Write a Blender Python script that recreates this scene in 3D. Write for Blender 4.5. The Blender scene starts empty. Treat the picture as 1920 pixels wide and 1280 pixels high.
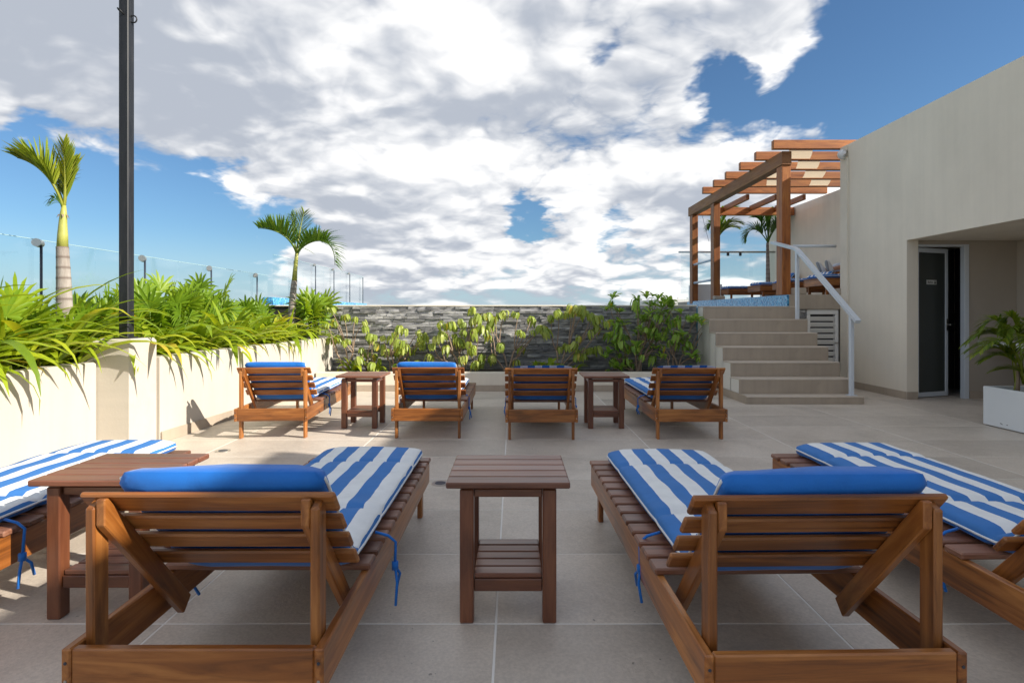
import bpy, bmesh, math, random
from mathutils import Vector, Matrix, Euler, noise as mnoise
R = math.radians
random.seed(7)
S = bpy.context.scene
C = S.collection

# ------------------------------------------------------------------ camera
F_PX, CAM_H, VX, VY = 1065.0, 1.12, 962.0, 588.0
cd = bpy.data.cameras.new("camera"); cam = bpy.data.objects.new("camera", cd); C.objects.link(cam)
cam.location = (0, 0, CAM_H); cam.rotation_euler = (R(90), 0, 0)
cd.sensor_width = 36; cd.lens = 36 * F_PX / 1920
cd.shift_x = -(VX - 960) / 1920; cd.shift_y = (VY - 640) / 1920
cd.clip_start = 0.05; cd.clip_end = 20000
S.camera = cam

# ------------------------------------------------------------------ light
SUN_TO = Vector((0.56, -0.19, 0.332)).normalized()       # towards the sun
SUN_EL = math.asin(SUN_TO.z); SUN_AZ = math.atan2(SUN_TO.x, SUN_TO.y)
sd = bpy.data.lights.new("sun", 'SUN'); sd.energy = 2.6; sd.angle = R(0.55); sd.color = (1.0, 0.93, 0.82)
sun = bpy.data.objects.new("sun", sd); C.objects.link(sun)
sun.rotation_euler = SUN_TO.to_track_quat('Z', 'Y').to_euler(); sun.location = (10, -3, 12)
S.view_settings.view_transform = 'Standard'; S.view_settings.look = 'None'
S.view_settings.exposure = 1.64; S.view_settings.gamma = 1.0
S.view_settings.use_curve_mapping = False
S.render.engine = 'CYCLES'
S.cycles.max_bounces = 8; S.cycles.diffuse_bounces = 4; S.cycles.transparent_max_bounces = 16
S.cycles.use_denoising = True

# large weather pattern (photo position, angular radius, amount): banks of cloud and blue gaps
BIAS0 = 0.035
BLOBS = ((1800, 120, 16, -.34), (1500, 190, 8, -.22), (1350, 150, 4, -.15), (130, 400, 13, -.36), (430, 430, 9, -.30), (60, 300, 5, -.12),
         (985, 385, 3.0, -.17), (1040, 380, 2.6, -.15), (1150, 440, 2.6, -.14), (1085, 115, 2.6, -.13), (1360, 190, 5, -.15),
         (700, 150, 24, .20), (200, 110, 18, .28), (1250, 280, 11, .16), (1440, 270, 6, .20), (1600, 265, 4, .16), (1470, 50, 6, .20),
         (800, 460, 13, .09), (1180, 500, 13, .09), (1000, 540, 8, .04), (640, 500, 6, .06), (1500, 480, 8, .08))
world = bpy.data.worlds.new("World"); S.world = world; world.use_nodes = True
def build_world():
    nt = world.node_tree; nt.nodes.clear(); N = nt.nodes; L = nt.links
    def new(t, **k):
        n = N.new(t)
        for a, b in k.items(): setattr(n, a, b)
        return n
    def put(sock, v):
        if hasattr(v, 'is_output'): L.new(v, sock)
        else: sock.default_value = v
    def m(op, a, b=0.0, c=None, clamp=False):
        n = new('ShaderNodeMath', operation=op, use_clamp=clamp); put(n.inputs[0], a); put(n.inputs[1], b)
        if c is not None: put(n.inputs[2], c)
        return n.outputs[0]
    def vm(op, a, b=None, out=0):
        n = new('ShaderNodeVectorMath', operation=op); put(n.inputs[0], a)
        if b is not None: put(n.inputs[1], b)
        return n.outputs[out]
    def smooth(v, a, b, lo=0.0, hi=1.0):
        n = new('ShaderNodeMapRange', interpolation_type='SMOOTHSTEP')
        put(n.inputs[0], v); put(n.inputs[1], a); put(n.inputs[2], b); put(n.inputs[3], lo); put(n.inputs[4], hi)
        return n.outputs[0]
    def mix(f, a, b):
        n = new('ShaderNodeMix', data_type='RGBA'); put(n.inputs[0], f); put(n.inputs[6], a); put(n.inputs[7], b)
        return n.outputs[2]
    tc = new('ShaderNodeTexCoord'); d = vm('NORMALIZE', tc.outputs['Generated'])
    def noise(p, scale, detail, rough=.55, vec=False):
        n = new('ShaderNodeTexNoise', noise_dimensions='3D'); L.new(p, n.inputs['Vector'])
        n.inputs['Scale'].default_value = scale; n.inputs['Detail'].default_value = detail
        n.inputs['Roughness'].default_value = rough; n.inputs['Lacunarity'].default_value = 2.1
        return n.outputs[1 if vec else 0]
    def vscale(v, f):
        n = new('ShaderNodeVectorMath', operation='SCALE'); put(n.inputs[0], v); put(n.inputs['Scale'], f); return n.outputs[0]
    def space(dv):                      # cloud cells shrink and flatten towards the horizon
        sp = new('ShaderNodeSeparateXYZ'); L.new(dv, sp.inputs[0])
        zz = m('MAXIMUM', sp.outputs[2], 0.0); k = m('DIVIDE', 1.0, m('ADD', zz, 0.30))
        return vscale(vm('MULTIPLY', dv, (1.0, 1.0, 1.9)), k), sp.outputs[2]
    def billow(p, scale, amps):
        tot = None
        for i, a_ in enumerate(amps):
            n = noise(vm('ADD', p, (3.1*i, 1.7*i, 5.3*i)), scale*2.15**i, 0)
            b_ = m('MULTIPLY', m('ABSOLUTE', m('MULTIPLY_ADD', n, 2.0, -1.0)), a_)
            tot = b_ if tot is None else m('ADD', tot, b_)
        return tot
    def density(dv, det, amps):
        p, z_ = space(dv); p = vm('ADD', p, (3.7, 1.9, 8.3))
        wp = vm('ADD', p, vscale(vm('SUBTRACT', noise(p, 3.0, 2, vec=True), (.5, .5, .5)), .22))
        f = noise(wp, 1.25, det, .56)
        return m('ADD', f, billow(wp, 2.6, amps)), z_
    n1, dz = density(d, 7, (.26, .16, .09, .05, .03))
    n2, _ = density(vm('NORMALIZE', vm('ADD', d, (0.036, 0.0, 0.060))), 3, (.26, .16, .08))
    nS, _ = density(d, 3, (.26, .16, .08))
    n3, _ = density(vm('NORMALIZE', vm('ADD', d, (0.010, 0.0, 0.017))), 6, (.26, .16, .09, .05))
    def pix(x, y): return Vector(((x - VX) / F_PX, 1.0, -(y - VY) / F_PX)).normalized()
    pw_, _ = space(d)
    dw = vm('NORMALIZE', vm('ADD', d, vscale(vm('SUBTRACT', noise(pw_, 2.2, 5, .6, True), (.5, .5, .5)), .26)))
    bias = BIAS0
    for (x, y, r, a) in BLOBS:
        c = vm('DOT_PRODUCT', dw, tuple(pix(x, y)), out=1)
        bias = m('ADD', smooth(c, math.cos(R(r)), math.cos(R(r * .2)), 0.0, a), bias)
    D = m('ADD', n1, bias)
    cov = smooth(D, 0.56, 0.74)
    thick = smooth(D, 0.74, 1.15)
    lit = m('MULTIPLY_ADD', m('SUBTRACT', nS, n2), 3.4, 0.35)
    lit = m('ADD', lit, m('MULTIPLY', m('SUBTRACT', n1, n3), 3.8))
    lit = m('SUBTRACT', lit, m('MULTIPLY', thick, 0.42))
    lit = m('ADD', lit, m('MULTIPLY_ADD', noise(vm('ADD', pw_, (9.2, 4.4, .7)), .9, 2), 1.2, -.60))
    for (x, y, r, a) in ((120, 130, 24, -.42), (640, 330, 9, -.22), (1000, 330, 9, -.20), (780, 200, 14, .22), (1330, 230, 9, .22), (950, 470, 9, .12)):
        lit = m('ADD', lit, smooth(vm('DOT_PRODUCT', dw, tuple(pix(x, y)), out=1), math.cos(R(r)), math.cos(R(r*.2)), 0.0, a))
    lit = smooth(lit, -0.55, 1.30)
    ccol = mix(lit, (1.58, 1.72, 1.98, 1), (4.05, 4.0, 3.92, 1))
    sky = new('ShaderNodeTexSky', sky_type='NISHITA'); sky.sun_disc = False
    sky.sun_elevation = SUN_EL; sky.sun_rotation = SUN_AZ
    sky.air_density = 1.0; sky.dust_density = 0.6; sky.ozone_density = 2.2; sky.altitude = 50
    tint = new('ShaderNodeMix', data_type='RGBA', blend_type='MULTIPLY'); tint.inputs[0].default_value = 1.0
    L.new(sky.outputs[0], tint.inputs[6]); tint.inputs[7].default_value = (.245, .33, .395, 1); skyc = tint.outputs[2]
    hz = smooth(dz, 0.0, 0.14, 0.6, 0.0)
    base = mix(hz, skyc, (1.75, 2.25, 2.75, 1))
    col = mix(m('MULTIPLY', cov, smooth(dz, -.02, .05, .35, 1.0)), base, ccol)
    bg = new('ShaderNodeBackground'); bg.inputs[1].default_value = 0.10; L.new(col, bg.inputs[0])
    out = new('ShaderNodeOutputWorld'); L.new(bg.outputs[0], out.inputs[0])
build_world()
world.cycles.sampling_method = 'MANUAL'; world.cycles.sample_map_resolution = 512

# ------------------------------------------------------------------ helpers
def tag(o, label=None, cat=None, group=None, kind=None):
    if label: o["label"] = label
    if cat: o["category"] = cat
    if group: o["group"] = group
    if kind: o["kind"] = kind
    return o
def empty(name, loc=(0, 0, 0), rz=0.0, sc=(1, 1, 1)):
    o = bpy.data.objects.new(name, None); C.objects.link(o); o.location = loc; o.rotation_euler = (0, 0, rz); o.scale = sc
    o.empty_display_size = .05
    return o
def link(name, me, parent=None):
    o = bpy.data.objects.new(name, me); C.objects.link(o)
    if parent: o.parent = parent
    return o
def copy_tree(o, parent=None):
    c = o.copy(); C.objects.link(c); c.parent = parent
    for ch in list(o.children): copy_tree(ch, c)
    return c
def W(x, y, Y):                                      # where a sight line of the photograph meets depth Y
    return Vector(((x - VX) * Y / F_PX, Y, CAM_H - (y - VY) * Y / F_PX))

class MB:
    def __init__(s): s.v = []; s.f = []; s.mi = []; s.t = []; s.uv = None
    def add(s, vs, fs, mi=0, tint=0.5):
        o = len(s.v); s.v += [tuple(p) for p in vs]; s.t += [tint] * len(vs)
        s.f += [tuple(i + o for i in f) for f in fs]; s.mi += [mi] * len(fs)
    def box(s, x0, x1, y0, y1, z0, z1, mi=0):
        s.add([(x0,y0,z0),(x1,y0,z0),(x1,y1,z0),(x0,y1,z0),(x0,y0,z1),(x1,y0,z1),(x1,y1,z1),(x0,y1,z1)],
              [(3,2,1,0),(4,5,6,7),(0,1,5,4),(1,2,6,5),(2,3,7,6),(3,0,4,7)], mi)
    def tube(s, pts, rad, n=8, mi=0, tint=.5, cap=True):
        pts = [Vector(p) for p in pts]
        if not hasattr(rad, '__len__'): rad = [rad] * len(pts)
        vs = []; u = None
        for i, p in enumerate(pts):
            t = (pts[min(i+1, len(pts)-1)] - pts[max(i-1, 0)]).normalized()
            if u is None:
                u = t.orthogonal().normalized()
            u = (u - t * u.dot(t)).normalized(); w = t.cross(u)
            for k in range(n):
                a = 2*math.pi*k/n; vs.append(p + (u*math.cos(a) + w*math.sin(a)) * rad[i])
        fs = []
        for i in range(len(pts)-1):
            for k in range(n):
                fs.append((i*n+k, i*n+(k+1)%n, (i+1)*n+(k+1)%n, (i+1)*n+k))
        if cap: fs.append(tuple(range(n-1, -1, -1))); fs.append(tuple((len(pts)-1)*n+k for k in range(n)))
        s.add(vs, fs, mi, tint)
    def blade(s, pts, wid, side, up, fold=.25, mi=0, tint=.5):
        """a leaf: strip along pts, half widths wid, folded along the midrib"""
        vs = []
        for p, w in zip(pts, wid):
            vs += [p - side*w + up*(w*fold), p, p + side*w + up*(w*fold)]
        fs = []
        for i in range(len(pts)-1):
            a = i*3
            fs += [(a, a+1, a+4, a+3), (a+1, a+2, a+5, a+4)]
        s.add(vs, fs, mi, tint)
    def mesh(s, name, mats, smooth=False):
        me = bpy.data.meshes.new(name); me.from_pydata(s.v, [], s.f)
        for m_ in (mats if isinstance(mats, (list, tuple)) else [mats]): me.materials.append(m_)
        me.polygons.foreach_set('material_index', s.mi)
        if smooth: me.polygons.foreach_set('use_smooth', [True]*len(s.f))
        at = me.attributes.new('tint', 'FLOAT', 'POINT'); at.data.foreach_set('value', s.t)
        me.update(); return me
    def build(s, name, mats, parent=None, smooth=False):
        return link(name, s.mesh(name, mats, smooth), parent)

_bx = {}
def box_mesh(sx, sy, sz, bev, mat):
    key = (round(sx, 4), round(sy, 4), round(sz, 4), round(bev, 4), mat.name)
    if key in _bx: return _bx[key]
    bm = bmesh.new(); bmesh.ops.create_cube(bm, size=1.0)
    bmesh.ops.scale(bm, vec=(sx, sy, sz), verts=bm.verts)
    if bev > 0: bmesh.ops.bevel(bm, geom=bm.edges[:], offset=min(bev, .3*min(sx, sy, sz)), segments=1, affect='EDGES', profile=.5)
    me = bpy.data.meshes.new('board'); bm.to_mesh(me); bm.free(); me.materials.append(mat); _bx[key] = me
    return me
PERM = {0: Matrix.Identity(3), 1: Euler((0, 0, R(90))).to_matrix(), 2: Euler((0, R(-90), 0)).to_matrix()}
def board(name, c, size, mat, parent=None, rot=None, bev=.004):
    """a squared timber, slab or wall block; the mesh's local X runs along its longest side, so that grain follows it"""
    ax = max(range(3), key=lambda i: size[i])
    sx, sy, sz = size
    dims = {0: (sx, sy, sz), 1: (sy, sx, sz), 2: (sz, sy, sx)}[ax]
    o = link(name, box_mesh(*dims, bev, mat), parent)
    Rm = rot.to_matrix() if rot is not None else Matrix.Identity(3)
    o.matrix_basis = Matrix.Translation(Vector(c)) @ (Rm @ PERM[ax]).to_4x4()
    return o
def slab(name, x0, x1, y0, y1, z0, z1, mat, parent=None, bev=.004):
    return board(name, ((x0+x1)/2, (y0+y1)/2, (z0+z1)/2), (x1-x0, y1-y0, z1-z0), mat, parent, None, bev)

# ------------------------------------------------------------------ materials
def material(name, fn):
    m = bpy.data.materials.new(name); m.use_nodes = True
    nt = m.node_tree; b = nt.nodes['Principled BSDF']; fn(nt, b); return m
def node(nt, t, ins=None, **k):
    n = nt.nodes.new(t)
    for a, v in k.items(): setattr(n, a, v)
    for a, v in (ins or {}).items():
        if hasattr(v, 'is_output'): nt.links.new(v, n.inputs[a])
        else: n.inputs[a].default_value = v
    return n
def ramp(nt, fac, stops):
    n = nt.nodes.new('ShaderNodeValToRGB'); nt.links.new(fac, n.inputs[0]); e = n.color_ramp.elements
    while len(e) < len(stops): e.new(.5)
    for q, (p, c) in zip(e, stops): q.position = p; q.color = (*c, 1)
    return n.outputs[0]
def coords(nt, scale, jitter=True, kind='Object'):
    tc = nt.nodes.new('ShaderNodeTexCoord'); v = tc.outputs[kind]
    if jitter:
        oi = nt.nodes.new('ShaderNodeObjectInfo')
        mu = node(nt, 'ShaderNodeMath', {0: oi.outputs['Random'], 1: 37.0}, operation='MULTIPLY')
        v = node(nt, 'ShaderNodeVectorMath', {0: v, 1: mu.outputs[0]}, operation='ADD').outputs[0]
    return node(nt, 'ShaderNodeMapping', {'Vector': v, 'Scale': scale}).outputs[0]
def nz(nt, v, scale, detail=5, rough=.55, dist=0.0):
    return node(nt, 'ShaderNodeTexNoise', {'Vector': v, 'Scale': scale, 'Detail': detail, 'Roughness': rough, 'Distortion': dist}).outputs[0]
def mul(nt, col, fac):
    return node(nt, 'ShaderNodeMix', {0: 1.0, 6: col, 7: fac}, data_type='RGBA', blend_type='MULTIPLY').outputs[2]
def mixc(nt, f, a, b):
    return node(nt, 'ShaderNodeMix', {0: f, 6: a, 7: b}, data_type='RGBA').outputs[2]
def bump(nt, b, h, strength, dist):
    n = node(nt, 'ShaderNodeBump', {'Strength': strength, 'Distance': dist, 'Height': h}); nt.links.new(n.outputs[0], b.inputs['Normal'])
def rnd_value(nt, lo, hi):
    oi = nt.nodes.new('ShaderNodeObjectInfo')
    return node(nt, 'ShaderNodeMapRange', {0: oi.outputs['Random'], 3: lo, 4: hi}).outputs[0]
def grey(nt, v): return node(nt, 'ShaderNodeCombineColor', {0: v, 1: v, 2: v}).outputs[0]

def wood(name, dark, mid, light, rough=.38, coat=.25):
    def fn(nt, b):
        v = coords(nt, (1.6, 24, 24)); g = nz(nt, v, 1.0, 7, .62, 1.4)
        v2 = coords(nt, (1.0, 5, 5)); g2 = nz(nt, v2, 1.3, 3, .5, .6)
        s_ = node(nt, 'ShaderNodeMath', {0: g, 1: .6}, operation='MULTIPLY').outputs[0]
        s_ = node(nt, 'ShaderNodeMath', {0: g2, 1: .4, 2: s_}, operation='MULTIPLY_ADD').outputs[0]
        col = ramp(nt, s_, [(.33, dark), (.48, mid), (.66, light)])
        col = mul(nt, col, grey(nt, rnd_value(nt, .72, 1.18)))
        # dark weathering stains
        st = nz(nt, coords(nt, (1.2, 6, 6)), 2.1, 6, .6, .3)
        sf = node(nt, 'ShaderNodeMapRange', {0: st, 1: .56, 2: .74, 3: 0.0, 4: .65}).outputs[0]
        col = mixc(nt, sf, col, (dark[0]*.45, dark[1]*.45, dark[2]*.5, 1))
        nt.links.new(col, b.inputs['Base Color'])
        rg = node(nt, 'ShaderNodeMapRange', {0: g2, 1: .3, 2: .7, 3: rough-.08, 4: rough+.14}).outputs[0]
        nt.links.new(rg, b.inputs['Roughness']); b.inputs['Coat Weight'].default_value = coat; b.inputs['Coat Roughness'].default_value = .25
        bump(nt, b, g, .18, .002)
    return material(name, fn)
M_LOUNGE = wood('varnished teak', (.085, .026, .006), (.28, .092, .017), (.50, .20, .048))
M_TABLE = wood('dark red teak', (.085, .026, .011), (.155, .050, .021), (.25, .092, .038), .34, .3)
M_TOPS = wood('sun worn teak slats', (.125, .048, .024), (.205, .084, .045), (.29, .135, .08), .45, .12)
M_PERG = wood('pergola hardwood', (.16, .042, .006), (.30, .088, .012), (.42, .15, .025), .5, .1)
M_PERGW = wood('weathered pergola beam', (.22, .075, .020), (.34, .135, .040), (.44, .21, .075), .6, .0)

def paint(name, col, var=.05, rough=.75, bs=.10, scale=60, streak=0.0):
    def fn(nt, b):
        v = coords(nt, (1, 1, 1)); a = nz(nt, v, 1.3, 5, .6); s2 = nz(nt, v, scale, 4, .6)
        f = node(nt, 'ShaderNodeMapRange', {0: a, 1: .3, 2: .7, 3: 1-var, 4: 1+var*.5}).outputs[0]
        c_ = mul(nt, (*col, 1), grey(nt, f))
        if streak:
            sv = nz(nt, coords(nt, (3.5, 3.5, .22), False), 2.0, 5, .6)
            c_ = mul(nt, c_, grey(nt, node(nt, 'ShaderNodeMapRange', {0: sv, 1: .35, 2: .68, 3: 1.03, 4: 1-streak}).outputs[0]))
            sm = nz(nt, coords(nt, (1, 1, 1), False), 5.5, 6, .65)
            c_ = mul(nt, c_, grey(nt, node(nt, 'ShaderNodeMapRange', {0: sm, 1: .62, 2: .78, 3: 1.0, 4: 1-streak*1.2}).outputs[0]))
        nt.links.new(c_, b.inputs['Base Color']); b.inputs['Roughness'].default_value = rough
        bump(nt, b, s2, bs, .004)
    return material(name, fn)
M_WALL = paint('beige painted render', (.76, .685, .565), .07, streak=.028)
M_RECESS_SHADE = paint('shade-darkened recess paint', (.44, .38, .31), .06)  # wall paint darkened to taupe, the deep recess's shade put into the colour
M_WHITE = paint('cream white render', (.51, .465, .40), .06, .8, .3, 45, .045)
M_SIDE = paint('white painted stair side', (.78, .74, .67), .05)
M_BOX = paint('white planter plastic', (.72, .74, .74), .03, .4, .02)
M_RAIL = paint('white powder coated metal', (.62, .66, .70), .03, .35, .0)
M_LOUV = paint('white louvre', (.74, .72, .68), .03, .5, .0)
M_BLACK = None
def f_black(nt, b):
    v = coords(nt, (4, 40, 40)); a = nz(nt, v, 1.0, 6, .65)
    col = ramp(nt, a, [(.35, (.007, .008, .010)), (.62, (.016, .017, .020)), (.78, (.055, .048, .042))])
    nt.links.new(col, b.inputs['Base Color']); b.inputs['Roughness'].default_value = .5; bump(nt, b, a, .15, .002)
M_BLACK = material('worn black steel', f_black)
def f_steel(nt, b):
    b.inputs['Metallic'].default_value = 1.0; b.inputs['Roughness'].default_value = .32; b.inputs['Base Color'].default_value = (.56, .54, .51, 1)
M_STEEL = material('brushed steel', f_steel)
def f_dsteel(nt, b):
    b.inputs['Roughness'].default_value = .4; b.inputs['Base Color'].default_value = (.03, .04, .06, 1)
M_ROD = material('dark steel rod', f_dsteel)

def f_tile(nt, b):
    v = coords(nt, (1, 1, 1)); a = nz(nt, v, 2.2, 6, .62); c = nz(nt, v, 85, 4, .65); e = nz(nt, v, 26, 5, .6, .8)
    col = ramp(nt, a, [(.30, (.50, .432, .36)), (.5, (.575, .502, .42)), (.72, (.63, .555, .47))])
    col = mul(nt, col, grey(nt, node(nt, 'ShaderNodeMapRange', {0: c, 1: .35, 2: .65, 3: .88, 4: 1.08}).outputs[0]))
    col = mul(nt, col, grey(nt, rnd_value(nt, .88, 1.07)))
    wm = nz(nt, v, .9, 7, .66, .6)
    col = mul(nt, col, grey(nt, node(nt, 'ShaderNodeMapRange', {0: wm, 1: .50, 2: .66, 3: 1.02, 4: .87}).outputs[0]))
    sp = nz(nt, v, 31, 2, .5)
    sf = node(nt, 'ShaderNodeMapRange', {0: sp, 1: .745, 2: .775, 3: 0.0, 4: .6}).outputs[0]
    col = mixc(nt, sf, col, (.09, .08, .07, 1))
    nt.links.new(col, b.inputs['Base Color'])
    nt.links.new(node(nt, 'ShaderNodeMapRange', {0: e, 1: .3, 2: .7, 3: .36, 4: .58}).outputs[0], b.inputs['Roughness'])
    h = node(nt, 'ShaderNodeMath', {0: c, 1: .35, 2: e}, operation='MULTIPLY_ADD').outputs[0]
    bump(nt, b, h, .38, .006)
M_TILE = material('stone porcelain tile', f_tile)
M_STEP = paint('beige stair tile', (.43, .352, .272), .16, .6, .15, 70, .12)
M_TREAD = paint('pale stair tread tile', (.62, .53, .43), .14, .6, .12, 70, .08)  # paler tone than the riser tile
M_GROUT = paint('light grout', (.80, .77, .71), .08, .9, .1)
M_SOIL = paint('dark soil', (.045, .030, .02), .5, .95, .8, 40)

def f_stone(nt, b):
    oi = nt.nodes.new('ShaderNodeObjectInfo')
    v = coords(nt, (5, 22, 22)); a = nz(nt, v, 1.0, 7, .65, .5)
    col = ramp(nt, a, [(.30, (.13, .13, .14)), (.5, (.32, .312, .31)), (.70, (.55, .53, .50))])
    col = mul(nt, col, grey(nt, rnd_value(nt, .55, 1.35)))
    nt.links.new(col, b.inputs['Base Color']); b.inputs['Roughness'].default_value = .7
    bump(nt, b, a, .8, .012)
M_STONE = material('split grey ledgestone', f_stone)
def f_mosaic(nt, b):
    v = coords(nt, (1, 1, 1), False)
    vor = node(nt, 'ShaderNodeTexVoronoi', {'Vector': v, 'Scale': 38.0, 'Randomness': .15}, distance='CHEBYCHEV')
    col = ramp(nt, node(nt, 'ShaderNodeSeparateColor', {0: vor.outputs['Color']}).outputs[0],
               [(.0, (.008, .10, .26)), (.35, (.015, .19, .42)), (.7, (.04, .32, .56)), (1, (.20, .52, .72))])
    gr = node(nt, 'ShaderNodeMapRange', {0: vor.outputs['Distance'], 1: .42, 2: .5, 3: 0.0, 4: .4}).outputs[0]
    nt.links.new(mixc(nt, gr, col, (.4, .55, .64, 1)), b.inputs['Base Color']); b.inputs['Roughness'].default_value = .2
M_MOSAIC = material('blue glass mosaic', f_mosaic)
def f_water(nt, b):
    b.inputs['Base Color'].default_value = (.05, .28, .42, 1); b.inputs['Roughness'].default_value = .05
    bump(nt, b, nz(nt, coords(nt, (1, 1, 1), False), 5, 3), .15, .05)
M_WATER = material('pool water', f_water)

BLUE = (.001, .150, .56); STRB = (.040, .185, .50)
def fabric_bump(nt, b, s=1.0):
    v = coords(nt, (1, 1, 1)); a = nz(nt, v, 9, 4, .55, .5); w = nz(nt, v, 420, 2, .5)
    h = node(nt, 'ShaderNodeMath', {0: w, 1: .05, 2: a}, operation='MULTIPLY_ADD').outputs[0]
    bump(nt, b, h, .35*s, .012)
def f_blue(nt, b):
    v = coords(nt, (1, 1, 1)); a = nz(nt, v, 6, 4)
    col = mul(nt, (*BLUE, 1), grey(nt, node(nt, 'ShaderNodeMapRange', {0: a, 1: .3, 2: .7, 3: .85, 4: 1.1}).outputs[0]))
    nt.links.new(col, b.inputs['Base Color']); b.inputs['Roughness'].default_value = .7; b.inputs['Sheen Weight'].default_value = .15
    fabric_bump(nt, b)
M_BLUE = material('royal blue canvas', f_blue)
def f_stripe(nt, b):
    uv = nt.nodes.new('ShaderNodeUVMap'); sx = node(nt, 'ShaderNodeSeparateXYZ', {0: uv.outputs[0]})
    wob = nz(nt, coords(nt, (1, 1, 1)), 7, 2)
    u = node(nt, 'ShaderNodeMath', {0: wob, 1: .02, 2: sx.outputs[0]}, operation='MULTIPLY_ADD').outputs[0]
    k = node(nt, 'ShaderNodeMath', {0: u, 1: 4.0}, operation='MULTIPLY').outputs[0]
    fr = node(nt, 'ShaderNodeMath', {0: k}, operation='FRACT').outputs[0]
    st = node(nt, 'ShaderNodeMath', {0: fr, 1: .5}, operation='LESS_THAN').outputs[0]
    a = nz(nt, coords(nt, (1, 1, 1)), 14, 4)
    col = mixc(nt, st, (.82, .82, .80, 1), (*STRB, 1))
    col = mul(nt, col, grey(nt, node(nt, 'ShaderNodeMapRange', {0: a, 1: .3, 2: .7, 3: .93, 4: 1.04}).outputs[0]))
    nt.links.new(col, b.inputs['Base Color']); b.inputs['Roughness'].default_value = .8
    fabric_bump(nt, b)
M_STRIPE = material('blue and white striped canvas', f_stripe)
def f_pipe(nt, b): b.inputs['Base Color'].default_value = (.75, .75, .73, 1); b.inputs['Roughness'].default_value = .7
M_PIPE = material('white piping', f_pipe)
def f_cloth(nt, b):
    b.inputs['Base Color'].default_value = (.74, .62, .46, 1); b.inputs['Roughness'].default_value = .9
    tr = node(nt, 'ShaderNodeBsdfTranslucent', {0: (.74, .60, .42, 1)})
    mx = node(nt, 'ShaderNodeMixShader', {0: .55, 1: b.outputs[0], 2: tr.outputs[0]})
    nt.links.new(mx.outputs[0], nt.nodes['Material Output'].inputs[0])
M_CLOTH = material('cream shade cloth', f_cloth)

def leafmat(name, stops, trans=.38, rough=.42):
    def fn(nt, b):
        at = node(nt, 'ShaderNodeAttribute', attribute_name='tint')
        v = coords(nt, (1, 1, 1)); a = nz(nt, v, 12, 3)
        s_ = node(nt, 'ShaderNodeMath', {0: a, 1: .35, 2: at.outputs['Fac']}, operation='MULTIPLY_ADD').outputs[0]
        s_ = node(nt, 'ShaderNodeMath', {0: s_, 1: .175}, operation='SUBTRACT').outputs[0]
        col = ramp(nt, s_, stops)
        nt.links.new(col, b.inputs['Base Color']); b.inputs['Roughness'].default_value = rough
        tr = node(nt, 'ShaderNodeBsdfTranslucent', {0: mul(nt, col, (1.25, 1.2, .6, 1))})
        mx = node(nt, 'ShaderNodeMixShader', {0: trans, 1: b.outputs[0], 2: tr.outputs[0]})
        nt.links.new(mx.outputs[0], nt.nodes['Material Output'].inputs[0])
    return material(name, fn)
M_STRAP = leafmat('strap leaf', [(0, (.11, .20, .012)), (.45, (.28, .39, .018)), (.8, (.44, .49, .03)), (1, (.55, .44, .04))], .45)
M_FAN = leafmat('fan palm leaf', [(0, (.08, .18, .014)), (.5, (.21, .34, .020)), (1, (.38, .46, .028))], .45)
M_PALM = leafmat('palm leaflet', [(0, (.045, .11, .016)), (.5, (.12, .23, .025)), (1, (.30, .37, .04))])
M_YPALM = leafmat('yellow palm leaflet', [(0, (.07, .14, .015)), (.5, (.20, .27, .02)), (1, (.36, .37, .04))])
M_SHRUB = leafmat('drooping shrub leaf', [(0, (.20, .29, .04)), (.5, (.36, .45, .08)), (.85, (.52, .57, .15)), (1, (.58, .46, .06))], .42)
M_GREEN = leafmat('green shrub leaf', [(0, (.11, .24, .03)), (.45, (.27, .45, .065)), (.85, (.44, .58, .11)), (.97, (.20, .28, .04)), (1, (.50, .36, .03))])
def f_shaft(nt, b):
    v = coords(nt, (1, 1, 1)); a = nz(nt, v, 8, 4)
    nt.links.new(ramp(nt, a, [(.3, (.30, .32, .06)), (.7, (.46, .44, .11))]), b.inputs['Base Color']); b.inputs['Roughness'].default_value = .45
M_SHAFT = material('crownshaft', f_shaft)
def f_trunk(nt, b):
    v = coords(nt, (9, 9, 2)); a = nz(nt, v, 2, 6, .6)
    at = node(nt, 'ShaderNodeAttribute', attribute_name='tint')
    col = ramp(nt, a, [(.3, (.20, .165, .14)), (.55, (.33, .29, .255)), (.75, (.44, .40, .36))])
    col = mixc(nt, at.outputs['Fac'], col, (.10, .065, .05, 1))
    nt.links.new(col, b.inputs['Base Color']); b.inputs['Roughness'].default_value = .85; bump(nt, b, a, .5, .01)
M_TRUNK = material('ringed palm trunk', f_trunk)
M_STEM = paint('pale shrub bark', (.30, .215, .15), .25, .85, .4, 60)
def f_glass(nt, b):
    tr = node(nt, 'ShaderNodeBsdfTransparent', {0: (.955, .982, .985, 1)})
    gl = node(nt, 'ShaderNodeBsdfGlossy', {0: (1, 1, 1, 1), 1: .02})
    lw = node(nt, 'ShaderNodeLayerWeight', {0: .5}); fr = node(nt, 'ShaderNodeMath', {0: lw.outputs['Facing'], 1: 4.0}, operation='POWER')
    fr = node(nt, 'ShaderNodeMath', {0: fr.outputs[0], 1: .45, 2: .04}, operation='MULTIPLY_ADD')
    mx = node(nt, 'ShaderNodeMixShader', {0: fr.outputs[0], 1: tr.outputs[0], 2: gl.outputs[0]})
    nt.links.new(mx.outputs[0], nt.nodes['Material Output'].inputs[0])
M_GLASS = material('clear balustrade glass', f_glass)
def f_dglass(nt, b):
    b.inputs['Base Color'].default_value = (.045, .052, .047, 1); b.inputs['Roughness'].default_value = .35
M_DGLASS = material('dark smoked glass', f_dglass)
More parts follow.
